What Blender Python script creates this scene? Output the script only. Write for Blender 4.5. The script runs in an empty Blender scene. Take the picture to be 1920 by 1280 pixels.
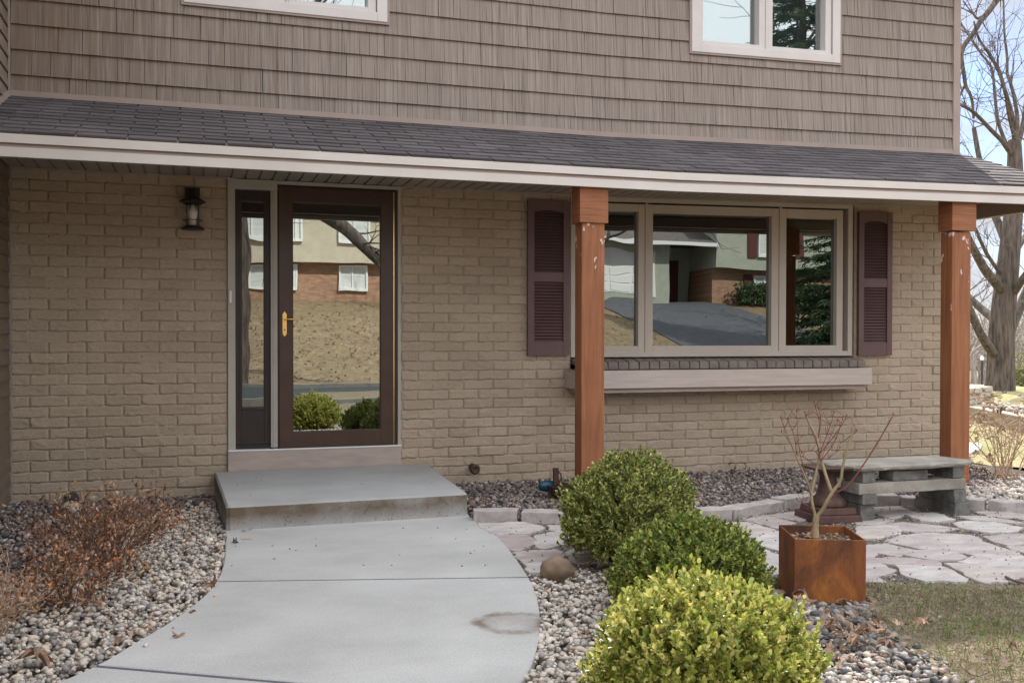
import bpy, math, random
import numpy as np
from mathutils import Vector, Matrix, noise
R_ = math.radians
sc = bpy.context.scene
COL = sc.collection
rnd = random.Random(7)
rng = np.random.default_rng(7)
# ------------------------------------------------------------------ camera, sky, sun, exposure
YAW, PITCH, ROLL, F, SH, D, EYE = 0.3121, -0.014, 0.0013, 1848.4, 17.96, 8.136, 1.22
cy, sy, cp, sp = math.cos(YAW), math.sin(YAW), math.cos(PITCH), math.sin(PITCH)
FWD = Vector((sy*cp, cy*cp, sp)); RT = Vector((cy, -sy, 0)); UP = RT.cross(FWD)
RT, UP = RT*math.cos(ROLL)+UP*math.sin(ROLL), UP*math.cos(ROLL)-RT*math.sin(ROLL)
EYEP = Vector((0, -D, EYE))
cam = bpy.data.cameras.new("camera"); camo = bpy.data.objects.new("camera", cam); COL.objects.link(camo)
cam.lens = F/1920*36; cam.sensor_width = 36; cam.shift_y = SH/1920; cam.clip_end = 2000; cam.clip_start = .05
camo.matrix_world = Matrix(((RT.x, UP.x, -FWD.x, 0), (RT.y, UP.y, -FWD.y, -D), (RT.z, UP.z, -FWD.z, EYE), (0, 0, 0, 1)))
sc.camera = camo
sc.view_settings.view_transform = 'Standard'; sc.view_settings.look = 'None'
sc.view_settings.exposure = 1.03; sc.view_settings.gamma = 1
sc.cycles.use_denoising = True
sc.cycles.max_bounces = 8; sc.cycles.transparent_max_bounces = 12
SUN_DIR = Vector((.51*math.cos(R_(45)), .86*math.cos(R_(45)), math.sin(R_(45)))).normalized()
w = bpy.data.worlds.new("World"); sc.world = w; w.use_nodes = True
nt = w.node_tree; nt.nodes.clear()
def N(nt, t, **k):
    n = nt.nodes.new(t)
    for a, b in k.items(): setattr(n, a, b)
    return n
sky = N(nt, 'ShaderNodeTexSky', sky_type='NISHITA', sun_disc=False)
sky.sun_elevation = R_(45); sky.sun_rotation = math.atan2(SUN_DIR.x, SUN_DIR.y); sky.air_density = 1.0; sky.dust_density = .6
tc = N(nt, 'ShaderNodeTexCoord'); mp = N(nt, 'ShaderNodeMapping'); mp.inputs['Scale'].default_value = (1, 1, 2.2)
L = nt.links.new
cn = N(nt, 'ShaderNodeTexNoise'); cn.inputs['Scale'].default_value = 4.2; cn.inputs['Detail'].default_value = 8; cn.inputs['Roughness'].default_value = .55
L(tc.outputs['Generated'], mp.inputs['Vector']); L(mp.outputs[0], cn.inputs['Vector'])
# bright cloud added overhead and across the street to light the shade, scattered cloud and blue behind the house
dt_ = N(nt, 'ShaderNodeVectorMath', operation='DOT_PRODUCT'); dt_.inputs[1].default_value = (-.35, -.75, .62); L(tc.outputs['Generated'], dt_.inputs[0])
fill_cloud = N(nt, 'ShaderNodeMapRange'); fill_cloud.inputs[1].default_value = -.45; fill_cloud.inputs[2].default_value = .35; L(dt_.outputs['Value'], fill_cloud.inputs[0])
ad_ = N(nt, 'ShaderNodeMath', operation='MULTIPLY_ADD'); ad_.inputs[1].default_value = .22; L(fill_cloud.outputs[0], ad_.inputs[0]); L(cn.outputs[0], ad_.inputs[2])
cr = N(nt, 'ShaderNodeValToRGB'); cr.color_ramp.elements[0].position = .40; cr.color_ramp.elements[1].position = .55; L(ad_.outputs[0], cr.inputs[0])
br_ = N(nt, 'ShaderNodeMixRGB'); br_.inputs[1].default_value = (2.9, 3.0, 3.2, 1); br_.inputs[2].default_value = (10.0, 10.4, 11.3, 1); L(fill_cloud.outputs[0], br_.inputs[0])
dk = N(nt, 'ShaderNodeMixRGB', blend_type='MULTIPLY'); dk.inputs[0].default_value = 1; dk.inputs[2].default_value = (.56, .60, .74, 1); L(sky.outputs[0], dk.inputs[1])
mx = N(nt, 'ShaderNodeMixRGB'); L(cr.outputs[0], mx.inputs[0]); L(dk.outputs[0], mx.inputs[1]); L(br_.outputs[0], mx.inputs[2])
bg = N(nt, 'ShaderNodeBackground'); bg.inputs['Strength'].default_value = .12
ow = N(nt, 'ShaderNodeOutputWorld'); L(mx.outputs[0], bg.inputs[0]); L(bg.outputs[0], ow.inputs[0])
sl = bpy.data.lights.new("sun", 'SUN'); sl.energy = 3.6; sl.angle = R_(.5); sl.color = (1, .95, .87)
so = bpy.data.objects.new("sun", sl); COL.objects.link(so)
so.rotation_euler = (-SUN_DIR).to_track_quat('-Z', 'Y').to_euler(); so.location = (10, 16, 20)

def P(u, v, Z):
    """point at camera depth Z seen at photo pixel (u,v)"""
    return EYEP + FWD*Z + RT*((u-960)/F*Z) + UP*(-(v-640-SH)/F*Z)
def G(u, v, z=0.0):
    d = FWD + RT*((u-960)/F) + UP*(-(v-640-SH)/F)
    t = (z-EYE)/d.z
    return EYEP + d*t

# ------------------------------------------------------------------ materials
def newmat(name):
    m = bpy.data.materials.new(name); m.use_nodes = True
    t = m.node_tree; b = t.nodes['Principled BSDF']
    return m, t, b
def c4(c): return (c[0], c[1], c[2], 1)
def ramp(t, stops):
    r = N(t, 'ShaderNodeValToRGB')
    e = r.color_ramp.elements
    while len(e) < len(stops): e.new(.5)
    for i, (p, c) in enumerate(stops): e[i].position = p; e[i].color = c4(c)
    return r
def coords(t, scale=(1, 1, 1), rot=(0, 0, 0)):
    a = N(t, 'ShaderNodeTexCoord'); b = N(t, 'ShaderNodeMapping'); b.inputs['Scale'].default_value = scale; b.inputs['Rotation'].default_value = rot
    t.links.new(a.outputs['Object'], b.inputs['Vector']); return b
def noise_n(t, scale, detail=4, rough=.55, vec=None, dist=0):
    n = N(t, 'ShaderNodeTexNoise'); n.inputs['Scale'].default_value = scale; n.inputs['Detail'].default_value = detail
    n.inputs['Roughness'].default_value = rough; n.inputs['Distortion'].default_value = dist
    if vec: t.links.new(vec.outputs[0], n.inputs['Vector'])
    return n
def mixc(t, fac, a, b, mode='MIX'):
    m = N(t, 'ShaderNodeMixRGB', blend_type=mode)
    for i, x in ((0, fac), (1, a), (2, b)):
        if hasattr(x, 'outputs'): t.links.new(x.outputs[0], m.inputs[i])
        elif hasattr(x, 'is_output'): t.links.new(x, m.inputs[i])
        elif isinstance(x, (int, float)): m.inputs[i].default_value = x
        else: m.inputs[i].default_value = c4(x)
    return m
def bump(t, b, src, strength=.3, dist=.01):
    n = N(t, 'ShaderNodeBump'); n.inputs['Strength'].default_value = strength; n.inputs['Distance'].default_value = dist
    t.links.new(src.outputs[0], n.inputs['Height']); t.links.new(n.outputs[0], b.inputs['Normal']); return n
def island(t):
    return N(t, 'ShaderNodeNewGeometry').outputs['Random Per Island']
def M(name, c1, c2=None, scale=6, rough=.75, bmp=0, bscale=60, stretch=(1, 1, 1), detail=5, lo=.35, hi=.65, metal=0, spec=.4, c3=None):
    m, t, b = newmat(name)
    b.inputs['Roughness'].default_value = rough; b.inputs['Metallic'].default_value = metal; b.inputs['Specular IOR Level'].default_value = spec
    co = coords(t, stretch)
    if c2 is None: b.inputs['Base Color'].default_value = c4(c1)
    else:
        n = noise_n(t, scale, detail, .6, co)
        st = [(lo, c1), (hi, c2)] if c3 is None else [(lo, c1), ((lo+hi)/2, c3), (hi, c2)]
        r = ramp(t, st); t.links.new(n.outputs[0], r.inputs[0]); t.links.new(r.outputs[0], b.inputs['Base Color'])
    if bmp: bump(t, b, noise_n(t, bscale, 4, .6, co), bmp)
    return m
def isl_mat(name, stops, rough=.8, var=.25, scale=40, translucent=0, bmp=0, bscale=80, spec=.3):
    """colour picked per loose piece, with some noise inside it"""
    m, t, b = newmat(name); b.inputs['Roughness'].default_value = rough; b.inputs['Specular IOR Level'].default_value = spec
    r = ramp(t, stops); t.links.new(island(t), r.inputs[0])
    n = noise_n(t, scale, 3, .6, coords(t)); rr = ramp(t, [(.3, (1-var,)*3), (.7, (1+var,)*3)]); t.links.new(n.outputs[0], rr.inputs[0])
    mm = mixc(t, 1.0, r, rr, 'MULTIPLY'); t.links.new(mm.outputs[0], b.inputs['Base Color'])
    if bmp: bump(t, b, noise_n(t, bscale, 4, .6, coords(t)), bmp)
    if translucent:
        tr = N(t, 'ShaderNodeBsdfTranslucent'); t.links.new(mm.outputs[0], tr.inputs[0])
        ms = N(t, 'ShaderNodeMixShader'); ms.inputs[0].default_value = translucent
        t.links.new(b.outputs[0], ms.inputs[1]); t.links.new(tr.outputs[0], ms.inputs[2]); t.links.new(ms.outputs[0], t.nodes['Material Output'].inputs[0])
    return m
def glass_mat(name, refl, see, wob=.02, wscale=1.2):
    """coated window glass: part mirror, part see-through (or a dark sheet behind)"""
    m, t, b = newmat(name); t.nodes.remove(b)
    g = N(t, 'ShaderNodeBsdfGlossy'); g.inputs['Roughness'].default_value = .004; g.inputs['Color'].default_value = (.93, 1, .97, 1)
    tr = N(t, 'ShaderNodeBsdfTransparent'); tr.inputs[0].default_value = (see, see*1.02, see, 1)
    lw = N(t, 'ShaderNodeLayerWeight'); lw.inputs['Blend'].default_value = .25
    ma = N(t, 'ShaderNodeMath', operation='MULTIPLY_ADD'); ma.inputs[1].default_value = .5; ma.inputs[2].default_value = refl; ma.use_clamp = True
    t.links.new(lw.outputs['Fresnel'], ma.inputs[0])
    ms = N(t, 'ShaderNodeMixShader'); t.links.new(ma.outputs[0], ms.inputs[0]); t.links.new(tr.outputs[0], ms.inputs[1]); t.links.new(g.outputs[0], ms.inputs[2])
    n = noise_n(t, wscale, 1, .4, coords(t)); bp = N(t, 'ShaderNodeBump'); bp.inputs['Strength'].default_value = wob; bp.inputs['Distance'].default_value = .1
    t.links.new(n.outputs[0], bp.inputs['Height']); t.links.new(bp.outputs[0], g.inputs['Normal'])
    t.links.new(ms.outputs[0], t.nodes['Material Output'].inputs[0]); return m

def brick_paint():
    m, t, b = newmat('painted_brick'); b.inputs['Roughness'].default_value = .78
    co = coords(t); n = noise_n(t, 1.3, 5, .6, co); r = ramp(t, [(.3, (.345, .270, .192)), (.7, (.42, .335, .243))]); t.links.new(n.outputs[0], r.inputs[0])
    n2 = noise_n(t, 45, 3, .6, co); r2 = ramp(t, [(.3, (.9,)*3), (.7, (1.06,)*3)]); t.links.new(n2.outputs[0], r2.inputs[0])
    ri = ramp(t, [(0, (.92, .91, .90)), (1, (1.06, 1.06, 1.07))]); t.links.new(island(t), ri.inputs[0])
    a = mixc(t, 1, r, r2, 'MULTIPLY'); a = mixc(t, 1, a, ri, 'MULTIPLY'); t.links.new(a.outputs[0], b.inputs['Base Color'])
    nb = noise_n(t, 1, 3, .55, coords(t, (22, 22, 46), (0, .25, 0)), 1.6); rb = ramp(t, [(.36, (0,)*3), (.5, (.75,)*3), (.62, (1,)*3)]); t.links.new(nb.outputs[0], rb.inputs[0])
    nf = noise_n(t, 80, 4, .65, co); mb_ = mixc(t, .3, rb, nf); bump(t, b, mb_, .40, .011); return m
def shake_mat():
    m, t, b = newmat('shake_siding'); b.inputs['Roughness'].default_value = .7
    co = coords(t, (75, 1, 1.1), (0, .02, 0)); n = noise_n(t, 1, 5, .72, co)
    r = ramp(t, [(.33, (.078, .058, .042)), (.44, (.195, .153, .122)), (.58, (.252, .204, .166)), (.78, (.335, .28, .235))]); t.links.new(n.outputs[0], r.inputs[0])
    ri = ramp(t, [(0, (.93, .92, .91)), (1, (1.06, 1.06, 1.07))]); t.links.new(island(t), ri.inputs[0])
    a = mixc(t, 1, r, ri, 'MULTIPLY')
    # weather-stained brown streaks towards the garage corner
    n2 = noise_n(t, 1, 3, .6, coords(t, (26, 1, 1.6))); sx = N(t, 'ShaderNodeSeparateXYZ'); t.links.new(coords(t).outputs[0], sx.inputs[0])
    mr = N(t, 'ShaderNodeMapRange'); mr.inputs[1].default_value = 2.6; mr.inputs[2].default_value = -1.3; mr.inputs[3].default_value = 0; mr.inputs[4].default_value = .46
    t.links.new(sx.outputs[0], mr.inputs[0]); ad = N(t, 'ShaderNodeMath', operation='ADD'); t.links.new(n2.outputs[0], ad.inputs[0]); t.links.new(mr.outputs[0], ad.inputs[1])
    rs = ramp(t, [(.72, (0,)*3), (1.0, (.75,)*3)]); t.links.new(ad.outputs[0], rs.inputs[0])
    a = mixc(t, rs, a, (.15, .098, .058)); t.links.new(a.outputs[0], b.inputs['Base Color'])
    bump(t, b, n, .5, .004); return m
def concrete_mat():
    m, t, b = newmat('concrete'); b.inputs['Roughness'].default_value = .85
    co = coords(t); n = noise_n(t, 1.6, 6, .6, co); r = ramp(t, [(.3, (.355, .346, .325)), (.7, (.45, .44, .415))]); t.links.new(n.outputs[0], r.inputs[0])
    n2 = noise_n(t, 110, 4, .8, co); r2 = ramp(t, [(.28, (.74,)*3), (.72, (1.2,)*3)]); t.links.new(n2.outputs[0], r2.inputs[0])
    n3 = noise_n(t, 1, 5, .65, coords(t, (1.3, 2.6, 1), (0, 0, .35))); r3 = ramp(t, [(.42, (1,)*3), (.75, (.86, .86, .86))]); t.links.new(n3.outputs[0], r3.inputs[0])
    a = mixc(t, 1, mixc(t, 1, r, r2, 'MULTIPLY'), r3, 'MULTIPLY')
    # rust ring left by a flower pot
    vm = N(t, 'ShaderNodeVectorMath', operation='DISTANCE'); vm.inputs[1].default_value = (1.29, -4.13, 0)
    cc = coords(t); nn = noise_n(t, 9, 3, .6, cc); sc_ = N(t, 'ShaderNodeVectorMath', operation='SCALE'); sc_.inputs['Scale'].default_value = .06
    t.links.new(nn.outputs['Color'], sc_.inputs[0]); ad = N(t, 'ShaderNodeVectorMath', operation='ADD'); t.links.new(cc.outputs[0], ad.inputs[0]); t.links.new(sc_.outputs[0], ad.inputs[1])
    sb = N(t, 'ShaderNodeVectorMath', operation='SUBTRACT'); sb.inputs[1].default_value = (.03, .03, .03); t.links.new(ad.outputs[0], sb.inputs[0]); t.links.new(sb.outputs[0], vm.inputs[0])
    rr = ramp(t, [(.0, (.35,)*3), (.10, (.45,)*3), (.132, (1,)*3), (.155, (.9,)*3), (.178, (.15,)*3), (.25, (0,)*3)]); t.links.new(vm.outputs['Value'], rr.inputs[0])
    n4 = noise_n(t, 7, 4, .7, cc); r4 = ramp(t, [(.35, (.25,)*3), (.58, (1,)*3)]); t.links.new(n4.outputs[0], r4.inputs[0])
    f = mixc(t, 1, rr, r4, 'MULTIPLY'); a = mixc(t, f, a, (.15, .112, .085))
    t.links.new(a.outputs[0], b.inputs['Base Color']); bump(t, b, n2, .25, .003); return m
def step_mat():
    m, t, b = newmat('step_concrete'); b.inputs['Roughness'].default_value = .88
    co = coords(t); n = noise_n(t, 2.2, 6, .6, co); r = ramp(t, [(.3, (.305, .302, .288)), (.7, (.395, .39, .372))]); t.links.new(n.outputs[0], r.inputs[0])
    n2 = noise_n(t, 190, 3, .75, co); r2 = ramp(t, [(.25, (.84,)*3), (.75, (1.08,)*3)]); t.links.new(n2.outputs[0], r2.inputs[0])
    a = mixc(t, 1, r, r2, 'MULTIPLY')
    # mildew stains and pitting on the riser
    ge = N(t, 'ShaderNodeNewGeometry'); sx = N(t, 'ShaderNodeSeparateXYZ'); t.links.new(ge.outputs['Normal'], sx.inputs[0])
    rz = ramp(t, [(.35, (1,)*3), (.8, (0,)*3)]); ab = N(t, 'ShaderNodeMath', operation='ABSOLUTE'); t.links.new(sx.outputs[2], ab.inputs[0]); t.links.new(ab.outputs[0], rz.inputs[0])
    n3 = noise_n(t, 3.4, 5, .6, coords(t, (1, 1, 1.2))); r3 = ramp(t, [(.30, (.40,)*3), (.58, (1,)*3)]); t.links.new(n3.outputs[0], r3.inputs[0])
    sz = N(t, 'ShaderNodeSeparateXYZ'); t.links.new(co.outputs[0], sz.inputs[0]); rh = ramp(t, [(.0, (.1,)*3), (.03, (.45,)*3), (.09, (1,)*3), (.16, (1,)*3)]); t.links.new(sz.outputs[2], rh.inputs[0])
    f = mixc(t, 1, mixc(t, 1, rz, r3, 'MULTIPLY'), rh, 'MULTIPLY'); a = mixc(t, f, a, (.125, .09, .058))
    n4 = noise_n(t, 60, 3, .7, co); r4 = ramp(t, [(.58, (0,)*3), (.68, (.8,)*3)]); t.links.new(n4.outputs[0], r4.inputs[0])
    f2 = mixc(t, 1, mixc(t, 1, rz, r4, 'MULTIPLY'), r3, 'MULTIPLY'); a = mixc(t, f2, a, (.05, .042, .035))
    t.links.new(a.outputs[0], b.inputs['Base Color']); bump(t, b, n4, .35, .006); return m
def stain_wood(name, horiz=False):
    m, t, b = newmat(name); b.inputs['Roughness'].default_value = .6; b.inputs['Specular IOR Level'].default_value = .35
    s = (3, 3, 60) if horiz else (38, 38, 1.6)
    n = noise_n(t, 1, 5, .6, coords(t, s), .7); r = ramp(t, [(.2, (.155, .054, .021)), (.5, (.25, .092, .036)), (.8, (.335, .135, .058))]); t.links.new(n.outputs[0], r.inputs[0])
    n2 = noise_n(t, 2.2, 4, .6, coords(t)); r2 = ramp(t, [(.3, (.86,)*3), (.7, (1.1, 1.12, 1.15))]); t.links.new(n2.outputs[0], r2.inputs[0])
    a = mixc(t, 1, r, r2, 'MULTIPLY')
    if not horiz:   # paint chipped off in small pale flecks near the top
        n3 = noise_n(t, 19, 2, .5, coords(t, (1, 1, .5))); sz = N(t, 'ShaderNodeSeparateXYZ'); t.links.new(coords(t).outputs[0], sz.inputs[0])
        mr = N(t, 'ShaderNodeMapRange'); mr.inputs[1].default_value = 1.1; mr.inputs[2].default_value = 2.0; mr.inputs[3].default_value = -.12; mr.inputs[4].default_value = .0; t.links.new(sz.outputs[2], mr.inputs[0])
        ad = N(t, 'ShaderNodeMath', operation='ADD'); t.links.new(n3.outputs[0], ad.inputs[0]); t.links.new(mr.outputs[0], ad.inputs[1])
        r3 = ramp(t, [(.655, (0,)*3), (.668, (1,)*3)]); t.links.new(ad.outputs[0], r3.inputs[0]); a = mixc(t, r3, a, (.55, .43, .38))
    t.links.new(a.outputs[0], b.inputs['Base Color']); bump(t, b, n, .35, .003); return m
def rust_mat(name, dark=(.055, .022, .010), mid=(.20, .062, .014), hot=(.40, .145, .025), scale=5):
    m, t, b = newmat(name); b.inputs['Roughness'].default_value = .72; b.inputs['Metallic'].default_value = .15
    n = noise_n(t, scale, 6, .6, coords(t, (1, 1, .55)), .6); r = ramp(t, [(.32, dark), (.54, mid), (.72, hot)]); t.links.new(n.outputs[0], r.inputs[0])
    n2 = noise_n(t, 90, 3, .7, coords(t, (1, 1, .3))); r2 = ramp(t, [(.3, (.85,)*3), (.7, (1.12,)*3)]); t.links.new(n2.outputs[0], r2.inputs[0])
    a = mixc(t, 1, r, r2, 'MULTIPLY'); t.links.new(a.outputs[0], b.inputs['Base Color']); bump(t, b, n2, .2, .002); return m
def roof_mat():
    m, t, b = newmat('asphalt_shingle'); b.inputs['Roughness'].default_value = .92
    ri = ramp(t, [(0, (.055, .046, .046)), (.5, (.070, .059, .059)), (1, (.092, .079, .078))]); t.links.new(island(t), ri.inputs[0])
    n = noise_n(t, 240, 3, .8, coords(t)); r = ramp(t, [(.3, (.65,)*3), (.7, (1.4,)*3)]); t.links.new(n.outputs[0], r.inputs[0])
    n2 = noise_n(t, 2, 4, .6, coords(t)); r2 = ramp(t, [(.3, (.85,)*3), (.7, (1.2,)*3)]); t.links.new(n2.outputs[0], r2.inputs[0])
    a = mixc(t, 1, mixc(t, 1, ri, r, 'MULTIPLY'), r2, 'MULTIPLY'); t.links.new(a.outputs[0], b.inputs['Base Color']); bump(t, b, n, .6, .004); return m
def flag_mat():
    m, t, b = newmat('flagstone'); b.inputs['Roughness'].default_value = .85
    ri = ramp(t, [(0, (.34, .285, .265)), (.3, (.40, .375, .345)), (.6, (.44, .415, .38)), (.8, (.37, .32, .30)), (1, (.44, .405, .33))]); t.links.new(island(t), ri.inputs[0])
    n = noise_n(t, 5, 5, .65, coords(t, (1, 2.2, 1), (0, 0, .5))); r = ramp(t, [(.3, (.74, .69, .72)), (.7, (1.18, 1.18, 1.16))]); t.links.new(n.outputs[0], r.inputs[0])
    n2 = noise_n(t, 70, 4, .7, coords(t)); r2 = ramp(t, [(.3, (.85,)*3), (.7, (1.08,)*3)]); t.links.new(n2.outputs[0], r2.inputs[0])
    a = mixc(t, 1, mixc(t, 1, ri, r, 'MULTIPLY'), r2, 'MULTIPLY'); t.links.new(a.outputs[0], b.inputs['Base Color']); bump(t, b, n2, .5, .006); return m
def ground_mat(name, stops, s1=.5, s2=14):
    m, t, b = newmat(name); b.inputs['Roughness'].default_value = .95; b.inputs['Specular IOR Level'].default_value = .1
    n = noise_n(t, s1, 8, .68, coords(t)); r = ramp(t, stops); t.links.new(n.outputs[0], r.inputs[0])
    n2 = noise_n(t, s2, 6, .75, coords(t)); r2 = ramp(t, [(.3, (.55,)*3), (.7, (1.4,)*3)]); t.links.new(n2.outputs[0], r2.inputs[0])
    a = mixc(t, 1, r, r2, 'MULTIPLY'); t.links.new(a.outputs[0], b.inputs['Base Color']); bump(t, b, n2, .8, .03); return m
def brick_tex(name, c1, c2, mortar):
    m, t, b = newmat(name); b.inputs['Roughness'].default_value = .85
    co = coords(t, (1, 1, 1), (R_(90), 0, 0)); br = N(t, 'ShaderNodeTexBrick'); br.inputs['Scale'].default_value = 4.9; br.inputs['Mortar Size'].default_value = .012
    br.inputs['Row Height'].default_value = .36; br.inputs['Brick Width'].default_value = 1.05
    br.inputs[1].default_value = c4(c1); br.inputs[2].default_value = c4(c2); br.inputs[3].default_value = c4(mortar)
    t.links.new(co.outputs[0], br.inputs[0]); t.links.new(br.outputs[0], b.inputs['Base Color']); return m

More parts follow.
